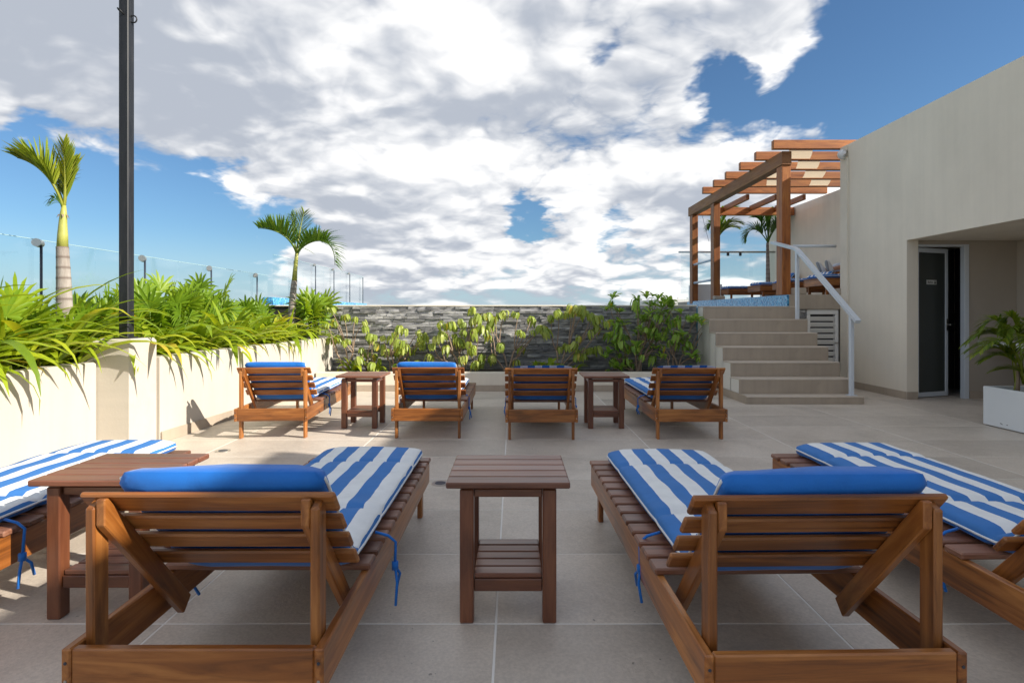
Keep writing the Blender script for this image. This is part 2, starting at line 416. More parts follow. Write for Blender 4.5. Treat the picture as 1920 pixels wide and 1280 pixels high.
def plain(name, col, rough=.6):
    def fn(nt, b): b.inputs['Base Color'].default_value = (*col, 1); b.inputs['Roughness'].default_value = rough
    return material(name, fn)
M_DARK = plain('unlit interior', (.03, .027, .025))  # near-black base, the darkness of unlit spaces put into the colour
M_SKIN = plain('skin', (.42, .22, .14), .5)
M_HAIR = plain('dark hair', (.03, .02, .015), .6)
M_SHOE = plain('white sneaker', (.70, .70, .70), .6)
M_SOLE = plain('grey rubber sole', (.28, .28, .29), .7)
M_TROU = plain('pale blue cotton', (.55, .59, .66), .85)
M_SHIRT = plain('white cotton', (.7, .7, .7), .85)
M_SIGN = plain('silver sign plate', (.62, .62, .58), .4)
M_INK = plain('black lettering', (.02, .02, .02), .6)
M_EDGE = plain('glass edge', (.45, .62, .62), .2)

# ------------------------------------------------------------------ ground, floor
g = MB(); g.add([(-9000, -9000, -14), (9000, -9000, -14), (9000, 9000, -14), (-9000, 9000, -14)], [(0, 1, 2, 3)])
M_LAND = paint('distant scrubland', (.07, .09, .045), .3, .95)
tag(g.build('ground', M_LAND), kind='structure')
fl = slab('floor', -4.5, 7.0, -6, 9.1, -.45, -.0015, M_GROUT, bev=0); tag(fl, kind='structure')
TW, TD, GAP = 1.2015, .6, .008
tx0 = -.062 - TW * 3
for i in range(9):
    for j in range(-6, 12):
        x0 = tx0 + i*TW + GAP/2; x1 = x0 + TW - GAP; y0 = 2.055 + TD*(j-1) + GAP/2; y1 = y0 + TD - GAP
        if y0 < -1.6 or y0 > 8.2: continue
        t = slab('tile', x0, x1, y0, y1, -.012, .0, M_TILE, None, .0015)
        w = t.matrix_basis.copy(); t.parent = fl; t.matrix_parent_inverse = fl.matrix_basis.inverted(); t.matrix_basis = w
def skirting(parent, p0, p1, h, th, n, mat=M_STEP, z0=.0):
    """a run of skirting tiles from p0 to p1, standing th proud on the right-hand side of the direction"""
    p0 = Vector((*p0, 0)); p1 = Vector((*p1, 0)); d = p1 - p0; L = d.length/n; a = math.atan2(d.y, d.x)
    nrm = Vector((d.y, -d.x, 0)).normalized()
    for i in range(n):
        c = p0 + d*((i+.5)/n) + nrm*(th/2) + Vector((0, 0, z0 + h/2))
        board('skirting_tile', c, (L-.004, th, h), mat, parent, Euler((0, 0, a)), .002)

# ------------------------------------------------------------------ left planter
wl = empty('planter_wall', (-3.43, 0, 0)); tag(wl, 'low cream wall behind the striped lounger, running up to the pillar of the black post', 'wall')
slab('wall', -.07, .07, -5, 4.588, 0, .73, M_WHITE, wl, .012)
pl = empty('wall_pillar', (-3.21, 4.76, 0)); tag(pl, 'square cream pillar carrying the tall black steel post', 'pillar')
slab('shaft', -.30, .13, -.17, .17, 0, .915, M_WHITE, pl, .025)
wf = empty('planter_wall', (-3.06, 4.935, 0)); tag(wf, 'long cream planter wall with tile skirting beside the sunlit lounger', 'wall')
dW = Vector((.22, 4.03)); aW = math.atan2(dW.y, dW.x); LW = dW.length
nW = Vector((-dW.y, dW.x)).normalized()
cW = dW*.5 + nW*.08
board('wall', (cW.x, cW.y, .375), (LW, .16, .75), M_WHITE, wf, Euler((0, 0, aW)), .012)
skirting(wf, (0, 0), tuple(dW*(3.27/4.03)), .095, .012, 6)
tag(slab('soil', -4.2, -3.505, -5, 8.9, .3, .64, M_SOIL, None, 0), kind='structure')
tag(slab('soil', -3.50, -3.22, 4.95, 8.9, .3, .638, M_SOIL, None, 0), kind='structure')
tag(slab('soil', -3.21, -3.06, 7.3, 8.9, .3, .637, M_SOIL, None, 0), kind='structure')
po = empty('parapet_wall', (-4.29, 3, 0)); tag(po, 'low cream parapet under the glass behind the leafy planter', 'wall')
slab('wall', -.1, .088, -8, 6.9, -3, .78, M_WHITE, po, .01)

# the tall post
sp = empty('steel_post', (-3.226, 4.74, .915)); tag(sp, 'tall black square steel post standing on the cream pillar', 'post')
slab('shaft', -.04, .04, -.04, .04, 0, 5.2, M_BLACK, sp, .006)
slab('base_plate', -.06, .06, -.06, .06, -.002, .012, M_BLACK, sp, .002)
def ring(parent, c, axis, r=.028, t=.006):
    mb = MB(); pts = []
    q = Vector(axis).to_track_quat('Z', 'Y')
    for k in range(15): a = 2*math.pi*k/14; pts.append(Vector(c) + q @ Vector((r*math.cos(a), r*math.sin(a), 0)))
    mb.tube(pts, t, 6); return mb.build('ring', M_BLACK, parent, True)
ring(sp, (-.015, -.05, 2.70), (.8, .3, .9)); ring(sp, (.058, .0, 2.66), (0, 1, .1))

# ------------------------------------------------------------------ back planter and ledgestone wall
cb = empty('planter_curb', (0, 8.19, 0)); tag(cb, 'low beige curb with skirting in front of the shrub bed', 'curb')
slab('curb', -2.85, 2.895, .012, .14, 0, .274, M_WHITE if False else M_WALL, cb, .008)
skirting(cb, (-2.84, .012), (2.89, .012), .09, .012, 10)
tag(slab('soil', -2.84, 2.89, 8.33, 8.92, .0, .245, M_SOIL, None, 0), kind='structure')

def ledge_wall(root, x0, x1, z0, z1, yf, rows_h, biggest):
    rng = random.Random(5); cells = []
    z = z1; row = 0
    while z > z0 + .01:
        h = rng.choice([.026, .032, .038, .044])*rows_h; x = x0 - rng.random()*.2
        while x < x1:
            w = rng.uniform(.14, .46)
            a, b_ = max(x, x0), min(x + w, x1)
            if b_ - a > .04: cells.append((a, b_, z - h, z, rng.uniform(.012, .052)))
            x += w
        z -= h
    cells.sort(key=lambda c: -(c[1]-c[0])*(c[3]-c[2])*(1 if c[3] > .55 else .5))
    rest = MB()
    for k, (a, b_, c, d, dep) in enumerate(cells):
        def shape(mb, cx, cz, cy):
            nx = max(2, int((b_-a)/.09)); vs = []; fs = []
            for i in range(nx+1):
                x = a + (b_-a)*i/nx - cx; e = .002
                x += e if i == 0 else (-e if i == nx else 0)
                j0, j1 = rng.uniform(-.008, .008), rng.uniform(-.008, .008)
                vs += [(x, yf - dep + j0 - cy, c + .0015 - cz), (x, yf - dep + j1 - cy, d - .0015 - cz), (x, yf + .02 - cy, d - .0015 - cz), (x, yf + .02 - cy, c + .0015 - cz)]
            for i in range(nx):
                o = i*4; q = o+4
                fs += [(o, q, q+1, o+1), (o+1, q+1, q+2, o+2), (o+3, o, q, q+3)[::-1]]
            fs += [(0, 1, 2, 3), (nx*4+3, nx*4+2, nx*4+1, nx*4)]
            mb.add(vs, fs)
        if k < biggest:
            mb = MB(); cx, cz = (a+b_)/2, (c+d)/2; shape(mb, cx, cz, yf)
            o = mb.build('stone', M_STONE, root); o.location = (cx, yf, cz)
        else: shape(rest, 0, 0, 0)
    if rest.v: o = rest.build('small_stones', M_STONE, root); o["kind"] = "stuff"
sw = empty('stone_wall', (0, 8.98, 0)); tag(sw, 'grey split-stone ledge wall with pale coping behind the shrub bed', 'wall')
slab('backing', -4.15, 2.9, 0, .16, 0, 1.232, M_DARK, sw, 0)
slab('coping', -4.15, 2.905, -.03, .17, 1.234, 1.256, M_WALL, sw, .004)
ledge_wall(sw, -3.3, 2.895, .2, 1.232, .0, 1.0, 298)

# ------------------------------------------------------------------ pool behind the wall
tag(slab('pool_water', -4.2, 4.32, 9.16, 16.2, .6, 1.215, M_WATER, None, 0), kind='structure')
pw = empty('pool_wall', (-4.29, 13.2, 0)); tag(pw, 'blue mosaic pool edge under the far glass balustrade', 'pool edge')
slab('wall', -.1, .09, -3.25, 3.1, -3, 1.41, M_MOSAIC, pw, .004)
pf = empty('pool_wall', (0, 16.26, 0)); tag(pf, 'level far overflow edge of the pool', 'pool edge')
slab('wall', -4.2, 4.3, -.05, .1, -3, 1.23, M_MOSAIC, pf, .004)
pr = empty('pool_wall', (4.32, 11.5, 0)); tag(pr, 'blue mosaic strip between the top stair and the pergola post', 'pool edge')
slab('wall', -.001, .028, -2.55, 2.6, 1.0, 1.418, M_MOSAIC, pr, .002)

# ------------------------------------------------------------------ raised deck and stairs
dk = slab('deck', 4.35, 6.82, 8.92, 15.0, 1.19, 1.42, M_STEP, None, .004); tag(dk, kind='structure')
tag(slab('deck_support', 4.36, 6.8, 9.08, 14.9, -3, 1.188, M_WALL, None, 0), kind='structure')
st = empty('staircase', (0, 0, 0)); tag(st, 'beige tiled staircase with white side climbing to the pergola deck', 'stairs')
SX0, SX1 = 2.90, 4.35
SY = [7.04, 7.28, 7.56, 7.84, 8.12, 8.39, 8.66, 8.93]; SZ = [.095, .285, .475, .662, .848, 1.04, 1.234]
mb = MB()
for k in range(7):
    zb = 0 if k == 0 else SZ[k-1] - .02
    mb.box(SX0 + .004, SX1 - .004, SY[k] + .016, 8.93 if k == 6 else SY[k+1] + .03, 0, SZ[k] - .016)
mb.build('side_wall', M_SIDE, st)
for k in range(7):
    zb = 0 if k == 0 else SZ[k-1]
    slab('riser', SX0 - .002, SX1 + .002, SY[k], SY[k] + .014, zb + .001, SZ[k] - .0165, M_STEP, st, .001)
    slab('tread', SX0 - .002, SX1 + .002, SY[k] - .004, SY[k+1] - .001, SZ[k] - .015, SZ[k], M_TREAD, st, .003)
board('skirting_tile', (SX0 - .007, 7.62, .05), (.012, 1.14, .1), M_STEP, st, None, .002)
board('skirting_tile', (SX0 - .007, 8.19 - .0, .05), (.012, .02, .1), M_STEP, st, None, .002)

hr = empty('stair_handrail', (4.25, 0, 0)); tag(hr, 'pale metal handrail sloping down the staircase', 'handrail')
mb = MB()
def bar(mb, pts, w, h):
    """rectangular bar along points in the YZ plane"""
    vs = []; fs = []
    for i, p in enumerate(pts):
        t = (Vector(pts[min(i+1, len(pts)-1)]) - Vector(pts[max(i-1, 0)])).normalized(); n = Vector((0, -t.z, t.y))
        p = Vector(p)
        vs += [p + Vector((-w, 0, 0)) - n*h, p + Vector((w, 0, 0)) - n*h, p + Vector((w*.8, 0, 0)) + n*h, p + Vector((-w*.8, 0, 0)) + n*h]
    for i in range(len(pts)-1):
        for k in range(4): fs.append((i*4+k, i*4+(k+1) % 4, i*4+4+(k+1) % 4, i*4+4+k))
    fs += [(3, 2, 1, 0), tuple(len(vs)-4+k for k in range(4))]
    mb.add(vs, fs)
bar(mb, [(0, 9.31, 2.285), (0, 8.56, 2.10), (0, 8.48, 2.06), (0, 7.0, 1.02)], .036, .022)
mb.build('top_rail', M_RAIL, hr)
slab('post', -.022, .022, 8.47, 8.52, 1.04, 2.06, M_RAIL, hr, .003)
slab('post', -.022, .022, 7.11, 7.16, .095, 1.09, M_RAIL, hr, .003)
slab('base_plate', -.05, .05, 7.085, 7.185, .095, .103, M_RAIL, hr, .002)

# stone panel and louvred hatch under the deck
sw2 = empty('stone_wall', (4.5, 9.0, 0)); tag(sw2, 'narrow strip of grey ledge stone beside the white louvred hatch', 'wall')
slab('backing', -.14, .13, .0, .06, 0, 1.186, M_DARK, sw2, 0)
ledge_wall(sw2, -.14, .13, .1, 1.18, .0, 1.0, 300)
lv = empty('louvred_hatch', (4.885, 8.97, 0)); tag(lv, 'white louvred hatch under the raised deck beside the stairs', 'hatch')
slab('frame', -.255, .245, -.02, .03, 1.11, 1.185, M_LOUV, lv); slab('frame', -.255, -.20, -.02, .03, .06, 1.108, M_LOUV, lv)
slab('frame', .19, .245, -.02, .03, .06, 1.108, M_LOUV, lv); slab('backing', -.2, .19, .035, .05, .06, 1.11, M_DARK, lv)
z = .12
while z < 1.1:
    board('slat', (-.005, .0, z), (.388, .075, .012), M_LOUV, lv, Euler((R(-62), 0, 0)), .002); z += .092
board('latch', (.21, -.03, .66), (.05, .02, .02), M_STEEL, lv)

# ------------------------------------------------------------------ building on the right
bd = empty('building', (5.15, 0, 0)); tag(bd, 'beige rendered building with a deep doorway recess', 'building')
T = 3.72
mb = MB(); poly = [(2.2, 0), (3.9, 0), (3.9, 2.08), (7.43, 2.08), (7.43, 0), (8.92, 0), (8.92, T), (2.2, T)]
n_ = len(poly); mb.add([(0, y, z) for y, z in poly] + [(.15, y, z) for y, z in poly], [(0, 1, 2, 7), (2, 3, 6, 7), (3, 4, 5, 6), (8+7, 8+2, 8+1, 8), (8+7, 8+6, 8+3, 8+2), (8+6, 8+5, 8+4, 8+3)] + [(i, i+n_, (i+1) % n_ + n_, (i+1) % n_) for i in range(n_)])
fo = mb.build('wall', M_WALL, bd)
bm = bmesh.new(); bm.from_mesh(fo.data); bmesh.ops.recalc_face_normals(bm, faces=bm.faces); bm.to_mesh(fo.data); bm.free()
slab('wall', -.002, .152, -7, 2.198, 0, 4.2, M_WALL, bd, .006)  # unseen stretch, its extra height added to shade the front loungers
slab('ceiling', .15, 3.2, -6, 8.77, 2.085, 2.2, M_WALL, bd, 0)
slab('roof', .15, 3.2, -6, 8.77, 3.2, 3.35, M_WALL, bd, 0)  # unseen slab below the parapet, added to block the sun
slab('end_wall', .15, 1.68, 8.77, 8.92, 0, T, M_WALL, bd, 0)
slab('rear_wall', 1.68, 1.85, 8.77, 15.2, 0, T, M_WALL, bd, .006)
slab('recess_wall', .865, 1.50, 7.50, 7.62, 0, 2.083, M_RECESS_SHADE, bd, .004)
slab('recess_wall', .15, .865, 7.50, 7.62, 2.035, 2.083, M_RECESS_SHADE, bd, 0)
slab('recess_wall', 1.50, 1.64, 3.9, 8.77, 0, 2.083, M_RECESS_SHADE, bd, .004)
slab('recess_wall', .15, 1.5, 3.78, 3.9, 0, 2.083, M_RECESS_SHADE, bd, .004)
slab('corner_strip', -.012, .0, 8.74, 8.925, 0, T, M_WALL, bd, .003)
slab('corner_block', -.03, .16, 8.90, 9.06, 1.42, 1.52, M_STEP, bd, .01)
slab('door_frame', .155, .185, 7.49, 7.56, 0, 2.033, M_RAIL, bd, .003)
slab('door_frame', .80, .862, 7.485, 7.56, 0, 2.033, M_RAIL, bd, .003)
slab('door_frame', .187, .798, 7.49, 7.56, 2.005, 2.033, M_RAIL, bd, .003)
slab('interior', .2, 1.45, 8.5, 8.52, 0, 2.08, M_DARK, bd, 0)  # dark sheets inside the room, its shade painted as colour
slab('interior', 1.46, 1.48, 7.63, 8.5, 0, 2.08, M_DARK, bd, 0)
skirting(bd, (-.0, 8.74), (-.0, 7.43), .10, .012, 3)          # faces the terrace
for o in [c for c in bd.children if c.name.startswith('skirting')]: o.location.x = -.006
board('skirting_tile', (.07, 7.424, .05), (.14, .012, .1), M_STEP, bd, None, .002)
board('skirting_tile', (1.18, 7.494, .05), (.62, .012, .1), M_STEP, bd, None, .002)

dr = empty('glass_door', (5.338, 7.54, .012), R(19)); tag(dr, 'dark glass door with pale metal frame standing ajar', 'door')
DWd, DH = .60, 1.985
slab('stile', 0, .045, -.02, .02, 0, DH, M_RAIL, dr, .003); slab('stile', DWd-.045, DWd, -.02, .02, 0, DH, M_RAIL, dr, .003)
slab('rail', .046, DWd-.046, -.019, .019, 0, .06, M_RAIL, dr, .003); slab('rail', .046, DWd-.046, -.019, .019, DH-.06, DH, M_RAIL, dr, .003)
slab('glass', .044, DWd-.044, -.006, .006, .058, DH-.058, M_DGLASS, dr, 0)
mb = MB(); mb.tube([(DWd-.022, -.02, .96), (DWd-.022, -.06, .96)], .01); mb.tube([(DWd-.022, -.058, .96), (DWd+.05, -.058, .96)], .009); mb.box(DWd-.038, DWd-.006, -.026, -.019, .88, 1.04)
mb.build('handle', M_STEEL, dr)
sg = slab('sign', .20, .385, -.014, -.0065, 1.50, 1.56, M_SIGN, dr, .001)
def text(body, size, loc, parent, mat, rot=(R(90), 0, 0)):
    cu = bpy.data.curves.new('lettering', 'FONT'); cu.body = body; cu.size = size; cu.extrude = .0006; cu.align_x = 'LEFT'; cu.align_y = 'CENTER'
    cu.materials.append(mat); o = bpy.data.objects.new('lettering', cu); C.objects.link(o); o.parent = parent
    o.rotation_euler = rot; o.location = loc; return o
tx = text('Baños', .042, (0, 0, 0), sg, M_INK)
tx.matrix_basis = sg.matrix_basis.inverted() @ Matrix.Translation((.212, -.0155, 1.53)) @ Euler((R(90), 0, 0)).to_matrix().to_4x4()
mb = MB()
for x in (.345, .366):
    mb.box(x-.006, x+.006, -.0162, -.0148, 1.508, 1.536); mb.box(x-.004, x+.004, -.0162, -.0148, 1.540, 1.550)
ic = mb.build('pictogram', M_INK, sg); ic.matrix_basis = sg.matrix_basis.inverted()
vn = empty('wall_counter', (6.38, 6.9, .70)); tag(vn, 'white counter fixed in the recess behind the potted palm', 'counter')
slab('top', -.26, .265, -.5, .59, .0, .06, M_SHOE, vn, .006); slab('bracket', .1, .26, -.2, .2, -.25, -.002, M_STEEL, vn, .003)

lp = empty('wall_lamp', (5.13, 8.80, 3.585)); tag(lp, 'small white globe lamp at the top corner of the beige building', 'lamp')
mb = MB()
pts = []; rr = []
for k in range(9): a = math.pi*k/8; pts.append((-.03, -.0 + 0, -.0 + .075*-math.cos(a))); rr.append(max(.006, .07*math.sin(a)))
mb.tube(pts, rr, 12); mb.build('globe', M_SHOE, lp, True)
mb = MB(); mb.tube([(.02, -.05, .02), (-.03, -.05, .0), (-.03, -.09, -.02)], .014); mb.tube([(-.015, -.05, -.05), (-.015, -.05, .05)], .03, 10); mb.build('bracket', M_STEEL, lp, True)
cn = MB(); cn.tube([(5.13, 8.70, .1), (5.13, 8.70, 3.5)], .006, 6)
tag(cn.build('conduit', M_WALL), 'thin painted conduit running down the building corner below the globe lamp', 'conduit')

# ------------------------------------------------------------------ pergola
pg = empty('pergola', (4.38, 11.4, 1.42)); tag(pg, 'red-brown timber pergola over the raised deck', 'pergola')
def PG(name, x0, x1, y0, y1, z0, z1, mat=M_PERG, bev=.006): return slab(name, x0-4.38, x1-4.38, y0-11.4, y1-11.4, z0-1.42, z1-1.42, mat, pg, bev)
for (y, zb) in ((9.1, 1.42), (12.2, 1.42), (13.66, 1.36)):
    PG('post', 4.31, 4.45, y, y+.2, zb, 3.497)
PG('post_base', 4.455, 4.64, 8.97, 9.13, 1.42, 1.53, M_STEP, .012); PG('post_base', 4.28, 4.50, 12.05, 12.19, 1.42, 1.50, M_STEP, .012)
PG('beam', 4.30, 4.455, 9.08, 13.95, 3.50, 3.717, M_PERGW)
PG('cross_beam', 4.46, 6.80, 13.72, 13.84, 3.50, 3.69)
RY = [8.96, 9.61, 10.27, 10.96, 11.62, 12.28]
for y in RY: PG('rafter', 4.11, 6.80 if y > 9 else 6.78, y, y+.085, 3.72, 3.862)
for x in (5.08, 5.70, 6.31): PG('purlin', x, x+.07, 12.37, 13.715, 3.60, 3.72)
def shade(bays, x0, wid, label):
    mb = MB(); r0 = empty('shade_cloth', (x0, RY[bays[0]-1], 3.75)); tag(r0, label, 'shade cloth', 'cream cloth strips under the pergola rafters')
    for k, b_ in enumerate(bays):
        ya, yb = RY[b_-1] + .09, RY[b_] - .004; mb = MB(); n = 6; vs = []; fs = []
        for i in range(n+1):
            t = i/n; sag = -.02*math.sin(math.pi*t); xx = .47*k + .24*t
            vs += [(xx, ya + (yb-ya)*t - RY[bays[0]-1], -.012 + sag), (xx + wid, ya + (yb-ya)*t - RY[bays[0]-1], -.012 + sag)]
        for i in range(n): fs.append((i*2, i*2+1, i*2+3, i*2+2))
        mb.add(vs, fs); mb.build('cloth_panel', M_CLOTH, r0)
shade([1, 2, 3, 4], 4.40, .38, 'cream shade cloth strip under the rafters beside the building')
shade([3, 4], 4.47, .36, 'short cream shade cloth strip under the rafters beside the outer beam')
mb = MB(); mb.tube([W(1317, 405, 12.6), W(1323, 430, 12.6), W(1329, 452, 12.6)], .004, 5)
tag(mb.build('hanging_cord', M_ROD), 'thin dark cord hanging from the pergola beam between two posts', 'cord')

gr = MB(); gr.tube([(4.46, 9.05, 2.195), (5.14, 9.05, 2.195)], .024, 10)
tag(gr.build('grab_rail', M_RAIL, None, True), 'horizontal pale tube rail between pergola post and building corner', 'rail')
for z_, l_ in ((2.30, 'upper pale tube rail between the two outer pergola posts'), (1.86, 'lower pale tube rail between the two outer pergola posts')):
    gr = MB(); gr.tube([(4.36, 12.4, z_), (4.36, 13.66, z_)], .028, 8); tag(gr.build('grab_rail', M_RAIL, None, True), l_, 'rail')

# ------------------------------------------------------------------ glass balustrades
def balustrade(label, x, posts, bounds, z0, z1, ztop, heads, rod_r=.011):
    r0 = empty('glass_balustrade', (x, posts[0], z0)); tag(r0, label, 'balustrade')
    for a, b_ in zip(bounds[:-1], bounds[1:]):
        p = slab('pane', -.006, .006, a + .004 - posts[0], b_ - .004 - posts[0], 0, z1 - z0, M_GLASS, r0, 0)
        e = slab('edge', -.006, .006, a + .004 - posts[0], b_ - .004 - posts[0], z1 - z0 + .0005, z1 - z0 + .004, M_EDGE, r0, 0)
    for i, y in enumerate(posts):
        mb = MB(); mb.tube([(.045, y - posts[0], 0), (.045, y - posts[0], ztop - z0 - .02)], rod_r, 8); mb.build('post', M_ROD, r0, True)
        if heads[i]:
            mb = MB(); zc = ztop - z0
            mb.tube([(-.012, y-posts[0]+.055, zc), (.045, y-posts[0]-.055, zc)], heads[i], 16); mb.build('clamp', M_STEEL, r0)
balustrade('clear glass balustrade with round steel clamps behind the leafy planter', -4.29, [3.67, 5.11, 6.55, 7.99, 9.42], [2.9, 4.39, 5.83, 7.27, 8.71, 9.92], .78, 1.785, 1.755, [.036]*5)
balustrade('taller clear glass balustrade above the blue mosaic pool edge', -4.27, [10.96, 12.15, 13.4, 14.7, 15.98], [10.1, 11.55, 12.8, 14.05, 16.2], 1.41, 2.17, 2.16, [0, .026, .026, .026, 0])
fr_ = empty('glass_balustrade', (5.6, 14.75, 1.42)); tag(fr_, 'clear glass balustrade with grey top rail at the back of the pergola deck', 'balustrade')
for k in range(2): slab('pane', -1.24 + k*1.22, -.03 + k*1.22, -.006, .006, .05, 1.28, M_GLASS, fr_, 0)
mb = MB(); mb.tube([(-1.3, 0, 1.30), (1.2, 0, 1.30)], .025, 10); mb.build('top_rail', M_ROD if False else M_STEEL, fr_, True)
for x in (-.95, -.02, .30): slab('clamp', x-.03, x+.03, -.02, .02, 1.2, 1.28, M_ROD, fr_, .004)
fp = empty('far_building', (9.2, 32, -14)); tag(fp, 'white flat-roofed far building showing over the stone wall', 'building')
slab('wall', -1.0, 1.9, 0, 6, 0, 15.95, M_LOUV, fp, .02)
for k in range(5): slab('parapet_block', -.9 + k*.55, -.62 + k*.55, .3, .6, 15.952, 16.03, M_LOUV, fp, .01)

# ------------------------------------------------------------------ loungers
def wedge_post(parent, x, y, mat, h, w=.024, d=.055):
    mb = MB(); a = w/2; b_ = d/2
    vs = [(x-a, y-b_, 0), (x+a, y-b_, 0), (x+a, y+b_, 0), (x-a, y+b_, 0), (x-a, y-b_, h-.026), (x+a, y-b_, h-.026), (x+a, y+b_, h), (x-a, y+b_, h)]
    # tilt mesh so that its local X runs along the post
    c = Vector((x, y, h/2)); vs = [(v[2]-c.z, v[1]-c.y, -(v[0]-c.x)) for v in vs]
    mb.add(vs, [(3,2,1,0),(4,5,6,7),(0,1,5,4),(1,2,6,5),(2,3,7,6),(3,0,4,7)])
    me = mb.mesh('post', mat)
    bm = bmesh.new(); bm.from_mesh(me); bmesh.ops.bevel(bm, geom=bm.edges[:], offset=.004, segments=1, affect='EDGES'); bm.to_mesh(me); bm.free()
    o = link('post', me, parent); o.matrix_basis = Matrix.Translation(c) @ PERM[2].to_4x4(); return o
LW_, LL_ = .325, 1.75
BT = Vector((0, .055, .600)); BD = Vector((0, .34, -.40)).normalized(); BN = Vector((0, .40, .34)).normalized()
BA = math.atan2(BD.z, BD.y)
def back_rail(parent, x):
    hw = .028; yb = .0475
    def at(off, s_): return BT + BN*off + BD*s_
    def sy(off): return (yb - BT.y - BN.y*off)/BD.y
    up = at(hw, sy(hw)); zc = .634
    s_up = (zc - BT.z - BN.z*hw)/BD.z
    poly = [at(-hw, sy(-hw)), Vector((0, yb, zc)), at(hw, s_up), at(hw, .55), at(-hw, .555)]
    q = Euler((BA, 0, 0)).to_matrix() @ PERM[1]; c = BT + BD*.28
    mb = MB(); n = len(poly); vs = []
    for sx in (-.012, .012):
        for p in poly: vs.append(q.transposed() @ (p + Vector((sx, 0, 0)) - c))
    fs = [tuple(range(n)), tuple(range(2*n-1, n-1, -1))] + [(i, i+n, (i+1) % n + n, (i+1) % n) for i in range(n)]
    mb.add(vs, fs); me = mb.mesh('backrest_rail', M_LOUNGE)
    bm = bmesh.new(); bm.from_mesh(me); bmesh.ops.recalc_face_normals(bm, faces=bm.faces); bmesh.ops.bevel(bm, geom=bm.edges[:], offset=.003, segments=1, affect='EDGES'); bm.to_mesh(me); bm.free()
    o = link('backrest_rail', me, parent); o.matrix_basis = Matrix.Translation(Vector((x, 0, 0)) + c) @ q.to_4x4()
def make_lounger():
    r0 = empty('sun_lounger')
    for s in (-1, 1):
        board('side_rail', (s*(LW_-.012), LL_/2, .2225), (.024, LL_, .115), M_LOUNGE, r0)
        wedge_post(r0, s*(LW_-.0375), .072, M_LOUNGE, .638)
        board('leg', (s*(LW_-.0375), LL_-.085, .135), (.026, .05, .27), M_LOUNGE, r0)
        back_rail(r0, s*(LW_-.063))
    board('end_board', (0, .0135, .2225), (2*LW_-.0495, .024, .113), M_LOUNGE, r0)
    board('end_board', (0, LL_-.0135, .2225), (2*LW_-.0495, .024, .113), M_LOUNGE, r0)
    for k in range(4):
        c = BT + BD*(.014 + .0985*k) + BN*.0385
        board('backrest_slat', c, (2*LW_ + .012, .076 if k == 0 else .067, .0165), M_LOUNGE, r0, Euler((BA, 0, 0)), .005)
    for s in (-1, 1):
        for z_ in (.20, .245):
            mb = MB(); mb.tube([(s*(LW_-.012), .003, z_), (s*(LW_-.012), -.0012, z_)], .0042, 8); mb.build('screw', M_STEEL if z_ < .21 else M_ROD, r0)
    for k in range(13):
        board('seat_slat', (0, LL_ - .036 - k*.1045, .2915), (2*LW_ + .014, .080, .022), M_TOPS, r0, None, .005)
    return r0
proto = make_lounger()

